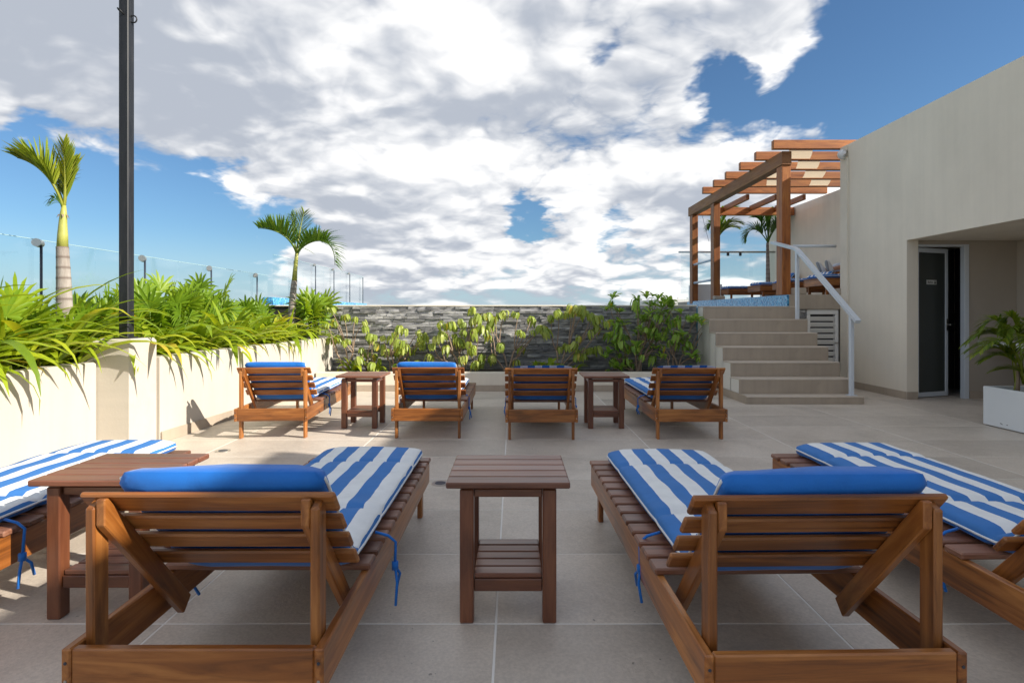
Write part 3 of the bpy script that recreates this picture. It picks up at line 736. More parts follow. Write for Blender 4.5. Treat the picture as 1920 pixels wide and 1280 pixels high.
def cushion_mesh(top_ext, seed):
    rng = random.Random(seed)
    P = [Vector((0, 1.735, .335)), Vector((0, 1.1, .335)), Vector((0, .53, .335))]
    for s_ in (.43, .2, 0, -top_ext*.5, -top_ext): P.append(BT + BD*s_ + BN*.088)
    # dense resample with a rounded bend
    pts = []; dense = []
    for a, b_ in zip(P[:-1], P[1:]):
        for k in range(20): dense.append(a.lerp(b_, k/20))
    dense.append(P[-1]); L = [0]
    for a, b_ in zip(dense[:-1], dense[1:]): L.append(L[-1] + (b_-a).length)
    tot = L[-1]; n = 72; stn = []
    j = 0
    for i in range(n+1):
        s_ = tot*i/n
        while j < len(L)-2 and L[j+1] < s_: j += 1
        t = (s_-L[j])/max(1e-6, L[j+1]-L[j]); stn.append(dense[j].lerp(dense[j+1], t))
    for _ in range(4): stn = [stn[0]] + [(stn[i-1]+stn[i]*2+stn[i+1])/4 for i in range(1, n)] + [stn[-1]]
    seams = [.30, .98, 1.28, tot-.30]; hw, ht = .272, .034; K = 20
    mb = MB(); uv = []; vs = []; top = []
    for i, p in enumerate(stn):
        s_ = tot*i/n; t = (stn[min(i+1, n)] - stn[max(i-1, 0)]).normalized(); nn = Vector((0, -t.z, t.y))
        if nn.z < 0 and abs(t.y) > .3: nn = -nn
        nn = Vector((1, 0, 0)).cross(t); nn = -nn if nn.dot(Vector((0, .4, 1))) < 0 else nn
        e = min(s_, tot-s_); rim = min(1.0, math.sqrt(max(0, 1-(1-min(1, e/.035))**2)) + .03)
        puff = rim*(1 - .50*max(math.exp(-((s_-q)/.018)**2) for q in seams)) * (1 + .05*math.sin(s_*19 + seed))
        wd = (hw*(1 - .012*max(math.exp(-((s_-q)/.03)**2) for q in seams)) - (1-min(1, e/.03))**2*.02)
        for k in range(K):
            a = 2*math.pi*k/K; ca, sa = math.cos(a), math.sin(a)
            x = wd*math.copysign(abs(ca)**.32, ca); z_ = ht*puff*math.copysign(abs(sa)**.55, sa)
            if sa > 0: z_ *= 1 + .18*(1-(x/hw)**2)
            q_ = p + Vector((x, 0, 0)); fold = mnoise.noise(q_*6.5 + Vector((seed*3.1, 0, 0)))*.007 + mnoise.noise(Vector((q_.x*24, q_.y*5, q_.z*5 + seed)))*.0035
            vs.append(q_ + nn*(z_ + fold*min(1, abs(sa)*1.5)*rim)); uv.append((.5 + .5*x/hw, s_)); top.append(sa)
    fs = []; mi = []
    for i in range(n):
        for k in range(K):
            k2 = (k+1) % K; fs.append((i*K+k, i*K+k2, (i+1)*K+k2, (i+1)*K+k)); mi.append(0 if (k+.5)/K < .5 and i < n-3 else 1)
    fs.append(tuple(range(K))[::-1]); mi.append(1); fs.append(tuple(n*K+k for k in range(K))); mi.append(1)
    me = bpy.data.meshes.new('cushion'); me.from_pydata([tuple(v) for v in vs], [], fs)
    me.materials.append(M_STRIPE); me.materials.append(M_BLUE); me.polygons.foreach_set('material_index', mi)
    me.polygons.foreach_set('use_smooth', [True]*len(fs))
    ul = me.uv_layers.new(name='UVMap')
    for lp_ in me.loops: ul.data[lp_.index].uv = uv[lp_.vertex_index]
    bm = bmesh.new(); bm.from_mesh(me); bmesh.ops.recalc_face_normals(bm, faces=bm.faces); bm.to_mesh(me); bm.free()
    # piping along both long edges, at the seam between stripe and blue
    pm = MB()
    for s_ in (0, K//2):
        pm.tube([vs[i*K + s_] for i in range(1, n)], .0045, 6)
    return me, pm.mesh('piping', M_PIPE, True)
def ribbon(mb, pts, w=.009):
    for i in range(len(pts)-1): pass
    mb.tube(pts, w*.6, 5)
CM = {k: cushion_mesh(e, k) for k, e in ((1, .045), (2, .040), (3, -.11))}
def make_ties(parent, seed, sides):
    rng = random.Random(seed)
    for s in sides:
        x = s*.278; y = .62 + rng.uniform(-.05, .05); mb = MB()
        xo = s*.352
        kn = Vector((xo, y - .01, .20 + rng.uniform(-.02, .02)))
        ribbon(mb, [Vector((x, y, .325)), Vector((s*.325, y, .312)), Vector((xo, y, .29)), kn])
        for q in (-1, 1):
            l_ = rng.uniform(.07, .13)
            ribbon(mb, [kn, kn + Vector((s*.012, q*.025, -l_*.4)), kn + Vector((s*.004 + rng.uniform(-.01, .02), q*.035, -l_))])
        mb.tube([kn + Vector((0, 0, .014)), kn + Vector((0, 0, -.014))], .013, 6)
        mb.build('tie', M_BLUE, parent, True)
def place(kind, x, y, rz, sc, lab_l, lab_c, grp, cush, coff=0.0, ties=(-1, 1), ysc=1.0, z=0.0):
    global _used
    o = proto if not _used else copy_tree(proto); _used = True
    o.location = (x, y, z); o.rotation_euler = (0, 0, R(rz)); o.scale = (sc, sc*ysc, sc)
    tag(o, lab_l, 'sun lounger', grp)
    c = empty('lounger_cushion', (x, y, z), R(rz), (sc, sc*ysc, sc)); tag(c, lab_c, 'cushion', grp.replace('loungers', 'lounger cushions'))
    me, pm = CM[cush]
    p = link('pad', me, c); p.location.x = coff; q = link('piping', pm, p)
    make_ties(p, int(x*100 + y*10), ties)
    return o
_used = False
G1, G2, G3 = 'loungers in the front row', 'loungers facing the shrub bed', 'loungers on the pergola deck'
place(0, -.802, 1.418, 0, 1.01, 'wooden lounger between the two front side tables, back turned', 'striped cushion with blue rolled top edge, on the lounger between the front tables', G1, 1, .02, ysc=1.02)
place(0, .798, 1.398, 1.2, 1.01, 'wooden lounger with a wide strip of bare slats left of its cushion', 'thick striped cushion with plump blue top, beside the bare slats of its lounger', G1, 1, .03)
place(0, -2.22, 1.56, 1.0, 1.03, 'wooden lounger along the low cream planter wall, reaching out under the side table', 'striped cushion lying in the sun by the low cream planter wall', G1, 2)
place(0, 1.865, 1.49, 1.0, 1.03, 'wooden lounger at the end of the front row on the building side', 'striped cushion on the front lounger nearest the white palm planter', G1, 2, .06)
place(0, -2.16, 5.06, 3.2, .985, 'sunlit orange wooden lounger beside the cream planter wall with skirting', 'striped cushion on the sunlit lounger beside the planter wall', G2, 2)
place(0, -.768, 5.06, 0, .985, 'wooden lounger half in sun, with blue cushion roll above its back', 'striped cushion with blue roll showing, on the half sunlit lounger', G2, 2, -.02)
place(0, .252, 5.0, 0, .985, 'shaded wooden lounger seen squarely from behind, no cushion roll above its back', 'low cushion showing blue under the backrest of the squarely seen lounger', G2, 3, .02)
place(0, 1.579, 5.02, 0, .985, 'shaded wooden lounger next to the staircase', 'striped cushion on the shaded lounger next to the staircase', G2, 3, .0)
for (y, l1, l2, cu) in ((9.62, 'lounger on the pergola deck with a person lying on it', 'striped cushion under the person on the pergola deck', 2),
                        (10.82, 'deck lounger behind the thick pergola post, next to the occupied one', 'striped cushion on the deck lounger behind the pergola post', 2),
                        (12.0, 'deck lounger between the thick post and the thin palm trunk', 'striped cushion in front of the thin palm trunk on the deck', 2),
                        (13.72, 'deck lounger beside the white planter block by the glass', 'striped cushion on the deck lounger beside the white planter block', 2)):
    place(0, 6.78, y, 90, .97, l1, l2, G3, cu, ties=(), z=1.42)

# ------------------------------------------------------------------ side tables
def make_table():
    r0 = empty('side_table')
    for k in range(5): board('top_slat', (0, -.164 + k*.082, .506), (.445, .0765, .022), M_TOPS if False else M_TABLE2, r0, None, .004)
    for sx in (-1, 1):
        for sy in (-1, 1): board('leg', (sx*.150, sy*.150, .2425), (.05, .052, .485), M_TABLE, r0, None, .004)
        board('apron', (sx*.150, 0, .462), (.03, .246, .04), M_TABLE, r0, None, .003)
        board('shelf_rail', (0, sx*.150, .1335), (.248, .03, .045), M_TABLE, r0, None, .003)
    board('apron', (0, -.150, .468), (.248, .024, .030), M_TABLE, r0, None, .003); board('apron', (0, .150, .468), (.248, .024, .030), M_TABLE, r0, None, .003)
    for k in range(5): board('shelf_slat', (0, -.130 + k*.065, .166), (.246 if abs(k-2) == 2 else .246, .056, .018), M_TABLE2, r0, None, .003)
    return r0
M_TABLE2 = wood('reddish table slats', (.12, .042, .020), (.20, .075, .040), (.29, .125, .07), .38, .25)
tb = make_table()
TL = ['dark wooden side table standing alone between the two front loungers', 'wooden side table beside the sunny cushion at the low planter wall',
      'wooden side table beside the sunlit far lounger', 'wooden side table between the two shaded far loungers']
for i, (x, y, rz) in enumerate(((-.018, 2.23, 0), (-1.535, 2.255, 0), (-1.50, 5.715, -1), (.908, 5.705, 0))):
    o = tb if i == 0 else copy_tree(tb)
    o.location = (x, y, 0); o.rotation_euler = (0, 0, R(rz)); tag(o, TL[i], 'side table', 'wooden side tables')

for (x, y, l_) in ((-2.37, 4.64, 'round steel floor drain in the sun by the cream pillar'), (-.48, 3.75, 'round steel floor drain behind the front side table')):
    r0 = empty('floor_drain', (x, y, 0)); tag(r0, l_, 'drain', 'floor drains')
    mb = MB(); mb.tube([(0, 0, .0), (0, 0, .004)], .058, 20); mb.build('rim', M_STEEL, r0)
    mb = MB(); mb.tube([(0, 0, .002), (0, 0, .0055)], .036, 16); mb.build('grate', M_ROD, r0)

# ------------------------------------------------------------------ plants
def rv(rng, a, b_): return rng.uniform(a, b_)
def strap_leaf(mb, base, az, L, w, el0, bend, rng, n=8, twist=0.0):
    d = Vector((math.cos(az), math.sin(az), 0)); p = Vector(base); pts = [p.copy()]; el = el0
    for i in range(n):
        el -= bend/n*(0.5 + 1.0*i/n); p = p + (d*math.cos(el) + Vector((0, 0, math.sin(el))))*(L/n); pts.append(p.copy())
    wid = [w*(.55 + .45*math.sin(math.pi*min(1, (i+.8)/(n*.62))*.5)) * (1 if i < n*.55 else max(.04, 1-((i-n*.55)/(n*.45))**1.6)) for i in range(n+1)]
    side = Vector((-d.y, d.x, 0)) + Vector((0, 0, twist)); side.normalize()
    mb.blade(pts, wid, side, Vector((0, 0, 1)), .35, 0, min(1, max(0, rng.gauss(.5, .2))))
def strap_clump(loc, label, grp, seed, nbig, nsmall, size, out_az, spread):
    rng = random.Random(seed); r0 = empty('strap_leaf_plant', loc); tag(r0, label, 'plant', grp)
    for k in range(nbig):
        mb = MB(); az = out_az + rv(rng, -spread, spread)
        strap_leaf(mb, (rv(rng, -.04, .04), rv(rng, -.04, .04), 0), az, size*rv(rng, .85, 1.25), rv(rng, .024, .043), R(rv(rng, 40, 84)), R(rv(rng, 60, 150)), rng, 9, rv(rng, -.3, .3))
        mb.build('leaf', M_STRAP, r0, True)
    mb = MB()
    for k in range(nsmall):
        strap_leaf(mb, (rv(rng, -.09, .09), rv(rng, -.09, .09), 0), rv(rng, 0, 6.283), size*rv(rng, .5, .95), rv(rng, .019, .034), R(rv(rng, 40, 88)), R(rv(rng, 30, 130)), rng, 7, rv(rng, -.3, .3))
    o = mb.build('foliage', M_STRAP, r0, True); o["kind"] = "stuff"
def fan_leaf(mb, base, hub, rng, rad, n, tint):
    base = Vector(base); hub = Vector(hub); mid = (base+hub)*.5 + Vector((0, 0, .05))
    mb.tube([base, mid, hub], [.007, .006, .005], 5, 0, tint)
    ax = (hub-base).normalized(); ax = (ax + Vector((rv(rng, -.3, .3), rv(rng, -.3, .3), rv(rng, -.1, .5)))).normalized()
    s = ax.cross(Vector((rv(rng, -.5, .5), rv(rng, -.5, .5), 1))).normalized(); up = s.cross(ax).normalized()
    for k in range(n):
        a = R(-105 + 210*k/(n-1)); d = (ax*math.cos(a) + s*math.sin(a) + up*rv(rng, -.02, .16)).normalized()
        L = rad*(1 - .25*abs(a)/1.9)*rv(rng, .88, 1.08); sd = (d.cross(up)).normalized(); nrm = sd.cross(d)
        pts = [hub + d*(L*t) - Vector((0, 0, .10*L*t*t*t*2.2)) for t in (0, .35, .72, 1)]
        mb.blade(pts, [.005, rad*.062, rad*.046, .001], sd, nrm, .45, 0, min(1, max(0, tint + rv(rng, -.12, .12))))
def fan_palm(loc, label, grp, seed, nf, h, rad):
    rng = random.Random(seed); r0 = empty('fan_palm', loc); tag(r0, label, 'plant', grp)
    for k in range(nf):
        az = 6.283*k/nf*2.4 + rv(rng, -.4, .4); out = rv(rng, .08, .42)*h; hh = h*rv(rng, .5, 1.0)
        mb = MB(); fan_leaf(mb, (0, 0, 0), (math.cos(az)*out, math.sin(az)*out, hh), rng, rad*rv(rng, .85, 1.15), 13, rv(rng, .25, .8))
        mb.build('frond', M_FAN, r0, True)
def fan_label(x, y):
    row = 'against the glass' if x < -3.8 else 'behind the strap leaves'
    where = 'before the ringed palm trunk' if y < 4.3 else 'behind the black post' if y < 5.6 else 'midway along the planter' if y < 7.2 else 'near the feathery palm'
    return 'bright green fan-leaved palm ' + row + ', ' + where
GA, GB = 'strap-leaf plants in the long planter', 'fan palms in the long planter'
sd_ = 100
for y in (2.9, 3.25, 3.6, 3.95, 4.28, 4.5):
    strap_clump((-3.58 + random.uniform(-.05, .05), y, .64), 'long strap leaves hanging over the low cream wall, ' + ('right against the pillar' if y > 4.4 else 'in front of the ringed palm trunk' if y > 3.9 else 'behind the striped cushion'), GA, sd_, 12, 22, .92, 0.0, 1.6); sd_ += 1
y = 5.05
while y < 8.6:
    strap_clump((-3.36 + .04*(y-5) + random.uniform(-.06, .06), y, .64), 'bright strap leaves spilling over the long planter wall, ' + ('next to the pillar' if y < 5.5 else 'above the lounger shadow on the wall' if y < 6.3 else 'behind the sunlit lounger back' if y < 7.4 else 'near the shrub bed corner'), GA, sd_, 12, 24, random.uniform(.60, .85), 0.0, 2.0); sd_ += 1; y += .30
for i in range(12):
    y = 3.2 + i*.48
    strap_clump((-3.80 + random.uniform(-.1, .1), y, .64), 'strap-leaf clump in the second row of the long planter, ' + ('beside the ringed palm trunk' if y < 5 else 'below the tall fan palms' if y < 7 else 'near the feathery palm'), GA, sd_, 9, 26, .85, 0.0, 3.1); sd_ += 1
y = 3.3
while y < 8.75:
    for x in (-3.78, -4.05):
        fan_palm((x + random.uniform(-.13, .13), y + random.uniform(-.15, .15), .62), fan_label(x, y), GB, sd_, 9, random.uniform(.55, .84) if 5.2 < y < 7.6 else random.uniform(.48, .68) if y > 5 else random.uniform(.35, .58), random.uniform(.26, .34)); sd_ += 1
    y += .42
fan_palm((-3.02, 8.55, .66), 'large fan palm at the foot of the feathery palm by the stone wall', 'fan palm by the stone wall', 990, 14, .62, .36)

def bez(P, t):
    P = [Vector(p) for p in P]
    while len(P) > 1: P = [a.lerp(b_, t) for a, b_ in zip(P[:-1], P[1:])]
    return P[0]
def frond(parent, ctrl, nleaf, ll, mat, seed, lift=.5, fwd=.75, droop=.25, w=.011, t0=.22, spread=(0, 1, 0), name='frond', tint=.5, sides=(-1, 1), r=.012):
    rng = random.Random(seed); mb = MB(); n = 14
    pts = [bez(ctrl, i/n) for i in range(n+1)]
    mb.tube(pts, [r*(1-.8*i/n) for i in range(n+1)], 6, 0, min(1, tint + .35))
    sv = Vector(spread).normalized()
    for k in range(nleaf):
        t = t0 + (1-t0)*(k+.5)/nleaf; p = bez(ctrl, t); tg = (bez(ctrl, min(1, t+.02)) - bez(ctrl, t-.02)).normalized()
        prof = (.55 + .45*math.sin(math.pi*min(1, (t-t0)/(1-t0)*1.25+.1))) * (1 if t < .8 else 1 - (t-.8)*1.9)
        for s in sides:
            side = (sv - tg*sv.dot(tg)).normalized(); up = side.cross(tg); up = -up if up.z < 0 else up
            d = (tg*fwd + side*(s*(1-lift*.45)*rv(rng, .8, 1.15)) + up*(lift*rv(rng, .7, 1.3))).normalized()
            L = ll*prof*rv(rng, .88, 1.12); sd = d.cross(Vector((0, 0, 1)) if abs(d.z) < .95 else Vector((1, 0, 0))).normalized(); nr = sd.cross(d)
            q = [p + d*(L*u) - Vector((0, 0, droop*L*u*u)) for u in (0, .3, .65, 1)]
            mb.blade(q, [w*.5, w, w*.75, .0012], sd, nr, .4, 0, min(1, max(0, rng.gauss(tint, .17))))
    return mb.build(name, mat, parent, True)
def trunk(parent, pts, r0, r1, rings, name='trunk', bulge=0.0):
    mb = MB(); n = rings*5; P = []; Rr = []
    for i in range(n+1):
        t = i/n; P.append(bez(pts, t)); base = r0 + (r1-r0)*t + bulge*math.sin(math.pi*min(1, t*1.15))*.5
        Rr.append(base*(1.03 if i % 5 == 0 else 1.0))
    mb.tube(P, Rr, 14)
    k = 14; mb.t = [(.75 if (i//k) % 5 == 0 else 0.0) for i in range(len(mb.v))]
    return mb.build(name, M_TRUNK, parent, True)
# palm one: yellow crownshaft, wind-pressed fronds
Yp = 4.62
b0 = W(122, 660, Yp); p1 = empty('palm_tree', b0); tag(p1, 'young palm with yellow crownshaft and wind-bent fronds near the black post', 'palm')
def loc1(x, y, dy=0.0): return W(x, y, Yp + dy) - b0
trunk(p1, [loc1(123, 660), loc1(121, 560), loc1(117, 463)], .062, .043, 10, bulge=.004)
mb = MB(); mb.tube([loc1(117, 465), loc1(117.5, 440), loc1(118, 418), loc1(119, 402), loc1(120, 385)], [.040, .036, .029, .025, .014], 12); mb.build('crownshaft', M_SHAFT, p1, True)
mb = MB()
for k in range(7): a = k*.9; mb.blade([loc1(118, 404), loc1(118, 403) + Vector((math.cos(a)*.03, math.sin(a)*.03, .0)), loc1(118, 405) + Vector((math.cos(a)*.045, math.sin(a)*.045, -.02))], [.008, .008, .001], Vector((-math.sin(a), math.cos(a), 0)), Vector((0, 0, 1)))
mb.build('old_sheath', M_STEM, p1)
frond(p1, [loc1(119, 392), loc1(104, 335, -.06), loc1(70, 305, -.12), loc1(32, 296, -.2)], 36, .37, M_YPALM, 1, lift=.55, fwd=1.0, droop=.18, w=.013, t0=.30, tint=.6)
frond(p1, [loc1(120, 392), loc1(124, 340), loc1(121, 300), loc1(119, 266)], 32, .22, M_YPALM, 2, lift=.05, fwd=2.6, droop=.0, w=.011, t0=.25, spread=(1, .4, 0), tint=.65)
frond(p1, [loc1(120, 392), loc1(124, 360, .05), loc1(128, 330, .1), loc1(134, 306, .15)], 34, .34, M_YPALM, 3, lift=.1, fwd=1.5, droop=.22, w=.013, t0=.2, spread=(1, -.5, 0), tint=.65)
frond(p1, [loc1(119, 392), loc1(112, 350, .1), loc1(98, 322, .2), loc1(82, 312, .3)], 30, .32, M_YPALM, 4, lift=.5, fwd=1.0, droop=.2, w=.012, t0=.3, spread=(.3, 1, 0), tint=.5)
frond(p1, [loc1(119, 392), loc1(112, 376, -.03), loc1(104, 370, -.06), loc1(96, 370, -.09)], 11, .11, M_PALM, 5, lift=.0, fwd=.9, droop=.5, w=.006, t0=.25, spread=(.2, 1, -.3), tint=.1, r=.006)
# palm two: three plumes
Yp2 = 8.45; b0 = W(547, 640, Yp2); p2 = empty('palm_tree', b0); tag(p2, 'feathery palm with three arching plumes by the end of the stone wall', 'palm')
def loc2(x, y, dy=0.0): return W(x, y, Yp2 + dy) - b0
trunk(p2, [loc2(546, 640), loc2(547, 570), loc2(552, 526)], .066, .040, 12)
mb = MB(); mb.tube([loc2(552, 527), loc2(553.5, 505), loc2(555.5, 485), loc2(556.5, 472)], [.040, .032, .027, .022], 10); mb.build('crownshaft', M_SHAFT, p2, True)
frond(p2, [loc2(556, 475), loc2(545, 440, -.15), loc2(515, 428, -.25), loc2(484, 428, -.3)], 34, .40, M_PALM, 11, lift=.95, fwd=.55, droop=.12, w=.014, t0=.18, tint=.42, r=.018)
frond(p2, [loc2(556, 475), loc2(560, 440, .1), loc2(566, 415, .15), loc2(570, 398, .2)], 26, .34, M_YPALM, 12, lift=.1, fwd=1.6, droop=.05, w=.014, t0=.15, spread=(1, .5, 0), tint=.5, r=.016)
frond(p2, [loc2(557, 475), loc2(572, 448, -.1), loc2(630, 430, -.25), loc2(628, 497, -.35)], 44, .38, M_PALM, 13, lift=.75, fwd=.6, droop=.22, w=.014, t0=.12, tint=.35, r=.018)
frond(p2, [loc2(556, 475), loc2(550, 440, .1), loc2(548, 415, .2), loc2(546, 402, .3)], 22, .30, M_PALM, 14, lift=.2, fwd=1.2, droop=.1, w=.013, t0=.15, spread=(1, -.5, 0), tint=.4, r=.014)
frond(p2, [loc2(557, 475), loc2(566, 450, .3), loc2(588, 440, .55), loc2(605, 455, .75)], 28, .34, M_PALM, 15, lift=.6, fwd=.6, droop=.25, w=.013, t0=.15, tint=.35, r=.014)
# deck palms
Yp3 = 14.25
b0 = W(1440, 566, Yp3); p3 = empty('palm_tree', b0); tag(p3, 'slim dark palm behind the deck loungers, crown split by the thick post', 'palm')
def loc3(x, y, dy=0.0): return W(x, y, Yp3 + dy) - b0
trunk(p3, [loc3(1440, 566), loc3(1440, 500), loc3(1439, 455)], .062, .032, 14)
for k, (pa, pb, pc) in enumerate((((1425, 425), (1402, 420), (1399, 452)), ((1432, 420), (1424, 405), (1412, 408)), ((1442, 420), (1446, 400), (1450, 392)), ((1448, 425), (1480, 395), (1500, 425)), ((1446, 420), (1470, 400), (1492, 402)), ((1440, 425), (1436, 405), (1432, 398)))):
    frond(p3, [loc3(1440, 456), loc3(*pa, -.1*k+.2), loc3(*pb, -.12*k+.3), loc3(*pc, -.14*k+.3)], 24, .42, M_PALM, 30+k, lift=.5, fwd=.7, droop=.3, w=.019, t0=.2, tint=.12, r=.015)
b0 = W(1343, 562, 14.2); p4 = empty('palm_tree', b0); tag(p4, 'bright palm in the white block planter, its trunk hidden by a pergola post', 'palm')
def loc4(x, y, dy=0.0): return W(x, y, 14.2 + dy) - b0
trunk(p4, [loc4(1343, 562), loc4(1343, 500), loc4(1342, 452)], .06, .035, 12)
for k, (pa, pb, pc) in enumerate((((1352, 425), (1368, 408), (1392, 420)), ((1350, 420), (1362, 395), (1382, 390)), ((1352, 432), (1366, 420), (1384, 428)), ((1338, 425), (1334, 410), (1331, 425)), ((1346, 415), (1352, 395), (1360, 388)))):
    frond(p4, [loc4(1342, 455), loc4(*pa, .1*k-.2), loc4(*pb, .1*k-.2), loc4(*pc, .1*k-.2)], 26, .42, M_PALM if k % 2 else M_YPALM, 40+k, lift=.45, fwd=.8, droop=.35, w=.02, t0=.2, tint=.4, r=.015)
wp = empty('block_planter', (4.72, 14.2, 1.42)); tag(wp, 'white block planter at the glass corner of the deck', 'planter')
slab('body', -.24, .40, -.3, .3, 0, .42, M_BOX, wp, .01)
wp = empty('pot_planter', (5.62+.77, 14.25, 1.42)); 
tag(wp, 'small white planter at the foot of the slim deck palm', 'planter'); slab('body', -.14, .14, -.14, .14, 0, .42, M_BOX, wp, .01)

# potted palm by the doorway
bx = empty('trough_planter', (4.99, 5.1, 0)); tag(bx, 'white rectangular trough planter with scuffs by the doorway recess', 'planter')
slab('side', -.24, -.215, -.64, .645, .008, .392, M_BOX, bx, .012); slab('side', .215, .24, -.64, .645, .008, .392, M_BOX, bx, .012)
slab('end', -.214, .214, .62, .645, .008, .392, M_BOX, bx, .006); slab('end', -.214, .214, -.64, -.615, .008, .392, M_BOX, bx, .006)
slab('soil', -.213, .213, -.613, .618, .01, .34, M_SOIL, bx, 0)
rngs = random.Random(4)
for k in range(5): board('scuff', (-.2405, rngs.uniform(.0, .45), rngs.choice([.05, .06, .30])), (.002, rngs.uniform(.008, .03), .006), M_INK, bx, Euler((rngs.uniform(-.6, .6), 0, 0)), 0)
ar = empty('potted_palm', (4.95, 5.50, .34), 0, (.88, .88, .84)); tag(ar, 'leafy feather palm growing in the white trough planter', 'palm')
rng = random.Random(21)
for k in range(5):
    mb = MB(); x, y = rng.uniform(-.06, .08), rng.uniform(-.2, .15)
    mb.tube([(x, y, 0), (x + rng.uniform(-.03, .03), y, .16), (x + rng.uniform(-.05, .05), y, .34)], [.022, .017, .010], 8); mb.build('stem', M_SHAFT if k % 2 else M_STEM, ar, True)
for k, (ax_, ay_, L, hh) in enumerate(((-.42, .30, 1, .70), (-.50, -.05, 1, .62), (-.38, -.35, 1, .68), (.2, .3, 1, .75), (.3, -.3, 1, .8), (-.28, .12, 1, .90), (-.15, -.30, 1, .86), (-.36, .12, 1, .40), (-.30, -.40, 1, .42), (-.22, .25, 1, .20), (.1, -.05, 1, 1.0), (-.46, .16, 1, .74), (-.40, -.22, 1, .80), (-.3, .36, 1, .55), (-.15, .1, 1, .95), (.25, .05, 1, .7), (-.5, .05, 1, .5))):
    b_ = Vector((rng.uniform(-.04, .06), rng.uniform(-.12, .1), .12))
    frond(ar, [b_, b_ + Vector((ax_*.15, ay_*.15, hh*.75)), b_ + Vector((ax_*.55, ay_*.55, hh*1.05)), b_ + Vector((ax_*1.05, ay_*1.05, hh*.62))], 24, .24, M_YPALM, 60+k, lift=.35, fwd=1.0, droop=.35, w=.0115, t0=.3, spread=(-ay_, ax_, 0), tint=.35, r=.007)

# shrubs in the bed
def rosette(seed, n, L, droopy, mat):
    rng = random.Random(seed); mb = MB()
    for k in range(n):
        az = 2.4*k + rv(rng, -.3, .3); d = Vector((math.cos(az), math.sin(az), 0)); l = L*rv(rng, .7, 1.15)
        if droopy: e0, e1 = R(rv(rng, 10, 60)), R(rv(rng, -95, -78))
        else: e0, e1 = R(rv(rng, 20, 75)), R(rv(rng, -25, 25))
        p = Vector((0, 0, rv(rng, -.015, .01))); pts = [p.copy()]; n_ = 5
        for i in range(n_):
            e = e0 + (e1-e0)*min(1, (i+.5)/n_*(2.3 if droopy else 1)); p = p + (d*math.cos(e) + Vector((0, 0, math.sin(e))))*(l/n_); pts.append(p.copy())
        w = l*(rv(rng, .115, .16) if droopy else rv(rng, .14, .20)); prof = [.18, .55, .85, 1.0, .85, .18]
        tint = min(1, max(0, rng.gauss(.5, .2))) if rng.random() > .05 else 1.0
        mb.blade(pts, [w*q for q in prof], Vector((-d.y, d.x, 0)), Vector((d.x*.3, d.y*.3, .6)), .45, 0, tint)
    return mb.mesh('leaf_cluster', mat, True)
ROS_D = [rosette(s, 8, .135, True, M_SHRUB) for s in range(5)]
ROS_U = [rosette(s+20, 10, .115, False, M_GREEN) for s in range(5)] + [rosette(s+30, 9, .115, True, M_GREEN) for s in range(3)]
def shrub(label, grp, base_px, tips, ros, seed, sc=1.0, Yb=8.62, knots=3):
    rng = random.Random(seed); b0 = W(base_px[0], 700, Yb); b0.z = .24
    r0 = empty('shrub', b0); tag(r0, label, 'shrub', grp); st_ = MB(); T_ = []
    for (x, y) in tips:
        T_.append(W(x, y, Yb + rng.uniform(-.26, .16)) - b0)
    # group tips by direction into a few main limbs
    T_.sort(key=lambda v: math.atan2(v.z, v.x)); nk = max(1, min(knots, len(T_)//2)); size = math.ceil(len(T_)/nk)
    for g_ in range(0, len(T_), size):
        grp_ = T_[g_:g_+size]; cen = sum(grp_, Vector())/len(grp_)
        fork = Vector((cen.x*.55 + rng.uniform(-.05, .05), cen.y*.6, max(.05, cen.z*.48)))
        s0 = Vector((rng.uniform(-.05, .05), rng.uniform(-.03, .03), -.02))
        limb = [s0, s0.lerp(fork, .4) + Vector((rng.uniform(-.07, .07), rng.uniform(-.03, .03), -.03)), s0.lerp(fork, .75) + Vector((rng.uniform(-.06, .06), 0, .02)), fork]
        st_.tube([bez(limb, i/7) for i in range(8)], [.016 - .005*i/7 for i in range(8)], 6)
        for t_ in grp_:
            m1 = fork.lerp(t_, .35) + Vector((rng.uniform(-.09, .09), rng.uniform(-.05, .05), rng.uniform(-.06, .07)))
            m2 = fork.lerp(t_, .75) + Vector((rng.uniform(-.05, .05), rng.uniform(-.04, .04), rng.uniform(.0, .08)))
            q = [fork, m1, m2, t_]; st_.tube([bez(q, i/7) for i in range(8)], [.010 - .0055*i/7 for i in range(8)], 5)
    for t_ in list(T_):
        if rng.random() < .75:
            e_ = t_ + Vector((rng.uniform(-.10, .10), rng.uniform(-.08, .04), rng.uniform(-.07, .05)))
            st_.tube([t_.lerp(e_, -.3), t_.lerp(e_, .5) + Vector((0, 0, .02)), e_], [.005, .004, .003], 5); T_.append(e_)
    st_.build('stem', M_STEM, r0, True)
    for t_ in T_:
        o = link('leaf_cluster', rng.choice(ros), r0); o.location = t_ + Vector((0, 0, .035)); s_ = sc*rng.uniform(.8, 1.25)
        o.scale = (s_, s_, s_*rng.uniform(.9, 1.2)); o.rotation_euler = (rng.uniform(-.35, .35), rng.uniform(-.35, .35), rng.uniform(0, 6.28))
def z4(L): return [(590 + x/5.333, 550 + y/5.333) for x, y in L]
def z3(L): return [(900 + x/3.556, 520 + y/3.556) for x, y in L]
def z8(L): return [(1110 + x/8.26, 545 + y/8.26) for x, y in L]
GS = 'drooping shrubs along the stone wall'
shrub('sparse yellowing shrub against the end of the planter wall', GS, (652, 0), z4([(170,170),(290,240),(410,260),(490,300),(200,290),(300,500),(240,450),(150,470),(330,480),(120,330)]), ROS_D, 1, .95)
shrub('low drooping shrub behind the far side table', GS, (690, 0), z4([(470,570),(530,620),(430,670),(580,720),(600,440),(560,430)]), ROS_D, 2)
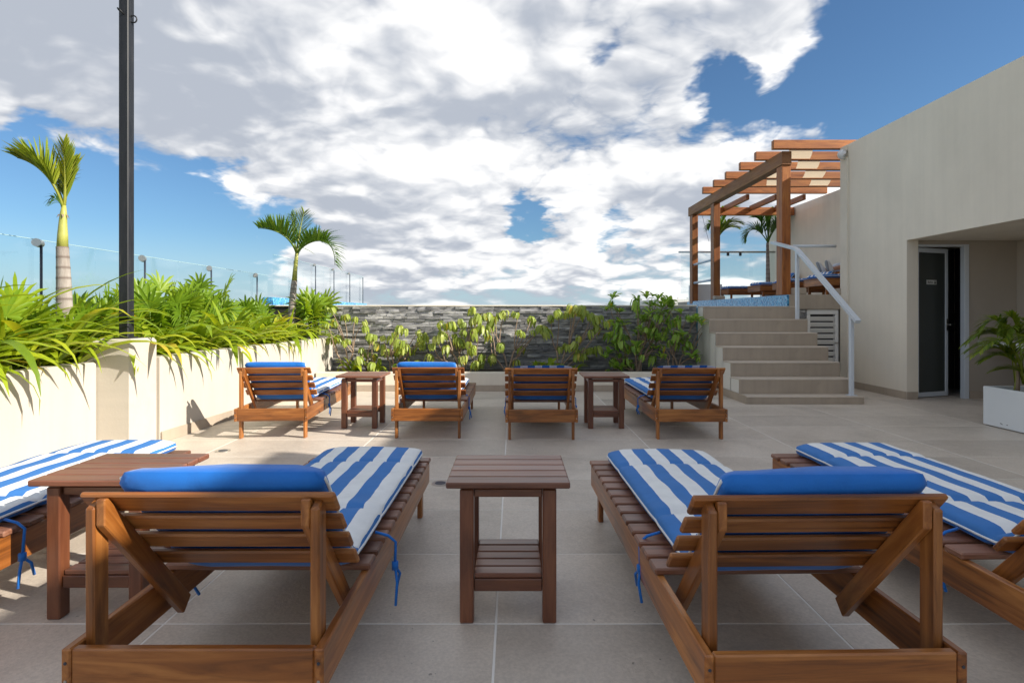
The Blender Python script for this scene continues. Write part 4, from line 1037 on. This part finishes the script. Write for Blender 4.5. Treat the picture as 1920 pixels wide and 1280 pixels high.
shrub('spreading shrub with drooping pale leaves left of the half sunlit lounger back', GS, (735, 0), z4([(680,450),(760,460),(690,540),(740,580),(800,430),(850,350),(890,500),(850,600),(830,540),(910,540),(980,570),(1030,400),(1060,470),(1110,430),(1080,520)]), ROS_D, 3, 1.0, knots=4)
shrub('leggy drooping shrub rising behind the half sunlit lounger', GS, (872, 0), z4([(1160,530),(1210,460),(1165,650),(1250,310),(1310,330),(1270,400),(1400,340),(1450,285),(1395,430),(1320,550),(1450,490),(1540,510),(1580,580),(1500,650),(1600,710),(1670,650),(1770,650),(1590,270),(1575,170),(1640,240),(1590,380),(1660,350),(1500,400)]), ROS_D, 4, 1.05, knots=5)
shrub('airy drooping shrub between the two middle loungers', GS, (948, 0), z3([(30,260),(90,280),(60,330),(165,240),(245,250),(340,280),(280,380),(345,370),(280,480),(435,340),(65,400),(140,460),(15,540),(75,535),(240,570),(400,340)]), ROS_D, 5, 1.1, knots=4)
shrub('open shrub with thick forked stem above the squarely seen lounger', GS, (1046, 0), z3([(470,270),(520,245),(600,240),(640,225),(650,205),(700,240),(740,260),(530,480),(590,465),(640,500),(660,405),(700,490),(745,485),(740,370),(770,320),(800,270),(845,310),(690,530)]), ROS_D, 6, 1.05, knots=4)
tips = z8([(310,200),(290,290),(380,360),(700,190),(690,280),(930,120),(1020,170),(1180,170),(1180,230),(900,280),(1080,300),(1230,310),(730,420),(800,440),(900,400),(1090,420),(1180,390),(870,490),(950,540),(1210,510),(1140,620),(760,630),(700,720),(780,690),(900,680),(980,640),(420,640),(310,680),(390,730),(470,720),(350,560),(480,560),(680,850),(640,900),(730,980),(470,830),(400,930),(350,870),(240,1010),(320,1090),(420,1070),(560,1010),(580,1120),(920,950),(990,930),(950,1060),(1000,830),(840,740),(240,1260),(360,1220),(520,880)])
shrub('dense green leafy shrub reaching above the stone wall', GS, (1196, 0), tips, ROS_U, 7, 1.15, knots=8)
tips = z8([(1300,480),(1380,380),(1480,420),(1540,520),(1600,480),(1700,560),(1770,560),(1320,700),(1250,740),(1320,850),(1440,890),(1490,860),(1560,1060),(1620,1060),(1070,1060),(1110,900),(1040,780),(1200,820),(1400,760)])
shrub('green leafy shrub in the corner against the staircase side', GS, (1262, 0), tips, ROS_U, 8, 1.1, knots=5)
for k, (px, s_) in enumerate(((660, .34), (700, .28), (760, .3), (1010, .25), (1030, .36), (1290, .22), (1075, .24))):
    b_ = W(px, 700, 8.55); b_.z = .24
    strap_clump(b_, 'low tuft of grassy leaves at the foot of the shrubs in the bed', 'tufts in the shrub bed', 700+k, 5, 9, s_, -1.57, 3.1)

# ------------------------------------------------------------------ the person on the deck lounger
pe = empty('person', (6.2, 9.62, 1.80)); tag(pe, 'person in white sneakers and pale trousers lying on the pergola deck lounger', 'person')
def skin(name, verts, edges, radii, mat, root=0, sub=2):
    me = bpy.data.meshes.new(name); me.from_pydata(verts, edges, []); o = bpy.data.objects.new(name, me); C.objects.link(o)
    md = o.modifiers.new('s', 'SKIN'); md.use_smooth_shade = True
    for i, r_ in enumerate(radii): me.skin_vertices[0].data[i].radius = (r_, r_) if not isinstance(r_, tuple) else r_
    me.skin_vertices[0].data[root].use_root = True
    o.modifiers.new('d', 'SUBSURF').levels = sub; o.modifiers['d'].render_levels = sub
    dg = bpy.context.evaluated_depsgraph_get(); dg.update(); m2 = bpy.data.meshes.new_from_object(o.evaluated_get(dg))
    bpy.data.objects.remove(o); m2.materials.clear(); m2.materials.append(mat)
    q = link(name, m2, pe)
    return q
# local axes: -x towards the feet; z up
V = [(0,0,.10), (.16,0,.15), (.32,0,.27), (.40,0,.37), (.45,0,.46), (.48,0,.56),           # pelvis .. head
     (-.02,-.09,.09), (-.40,-.11,.17), (-.80,-.10,.075), (-.86,-.10,.06),                   # near leg
     (-.02,.09,.09), (-.40,.12,.15), (-.80,.13,.075), (-.86,.13,.06),
     (.38,-.17,.33), (.24,-.25,.16), (.03,-.20,.16), (-.04,-.18,.17), (.38,.17,.33), (.24,.25,.16), (.03,.20,.16), (-.04,.18,.17)]
E = [(0,1),(1,2),(2,3),(3,4),(4,5),(0,6),(6,7),(7,8),(8,9),(0,10),(10,11),(11,12),(12,13),(3,14),(14,15),(15,16),(16,17),(3,18),(18,19),(19,20),(20,21)]
RD = [(.14,.10), (.13,.095), (.15,.10), (.10,.08), .055, .085, .085, .06, .038, .036, .085, .06, .038, .036, .055, .042, .032, .036, .055, .042, .032, .036]
skin('body', V, E, RD, M_SKIN)
skin('trousers', [(0,0,.10), (-.02,-.09,.095), (-.40,-.11,.175), (-.73,-.102,.10), (-.02,.09,.095), (-.40,.12,.16), (-.73,.128,.098)], [(0,1),(1,2),(2,3),(0,4),(4,5),(5,6)], [(.155,.115), .10, .082, .075, .10, .08, .075], M_TROU)
skin('shirt', [(.02,0,.105), (.16,0,.155), (.32,0,.275), (.38,0,.35), (.38,-.16,.33), (.30,-.215,.24), (.38,.16,.33), (.30,.215,.24)], [(0,1),(1,2),(2,3),(3,4),(4,5),(3,6),(6,7)], [(.15,.11), (.145,.108), (.165,.112), (.10,.085), .066, .06, .066, .06], M_SHIRT)
skin('hair', [(.505,0,.565), (.50,0,.60), (.45,0,.655)], [(0,1),(1,2)], [.082, .085, .05], M_HAIR)
for s_, yy in ((-1, -.10), (1, .13)):
    def oval(path, name, mat):
        mb = MB(); vs = []; fs = []; K = 12
        for (x, z_, hw, hh, dy) in path:
            for k in range(K): a_ = 2*math.pi*k/K; vs.append((x + hh*.85*math.cos(a_), yy + dy*s_ + hw*math.sin(a_), z_ + hh*.5*math.cos(a_)))
        n_ = len(path)
        for i in range(n_-1):
            for k in range(K): fs.append((i*K+k, i*K+(k+1) % K, (i+1)*K+(k+1) % K, (i+1)*K+k))
        fs += [tuple(range(K))[::-1], tuple((n_-1)*K+k for k in range(K))]
        mb.add(vs, fs); mb.build(name, mat, pe, True)
    oval([(-.84, .045, .030, .030, 0), (-.875, .055, .036, .048, 0), (-.895, .09, .040, .046, .006), (-.915, .135, .043, .036, .014), (-.935, .175, .042, .028, .022), (-.945, .205, .030, .018, .028)], 'shoe', M_SHOE)
    oval([(-.915, .035, .030, .012, 0), (-.935, .09, .038, .013, .006), (-.952, .14, .044, .013, .014), (-.965, .185, .043, .012, .022), (-.968, .21, .030, .009, .028)], 'sole', M_SOLE)
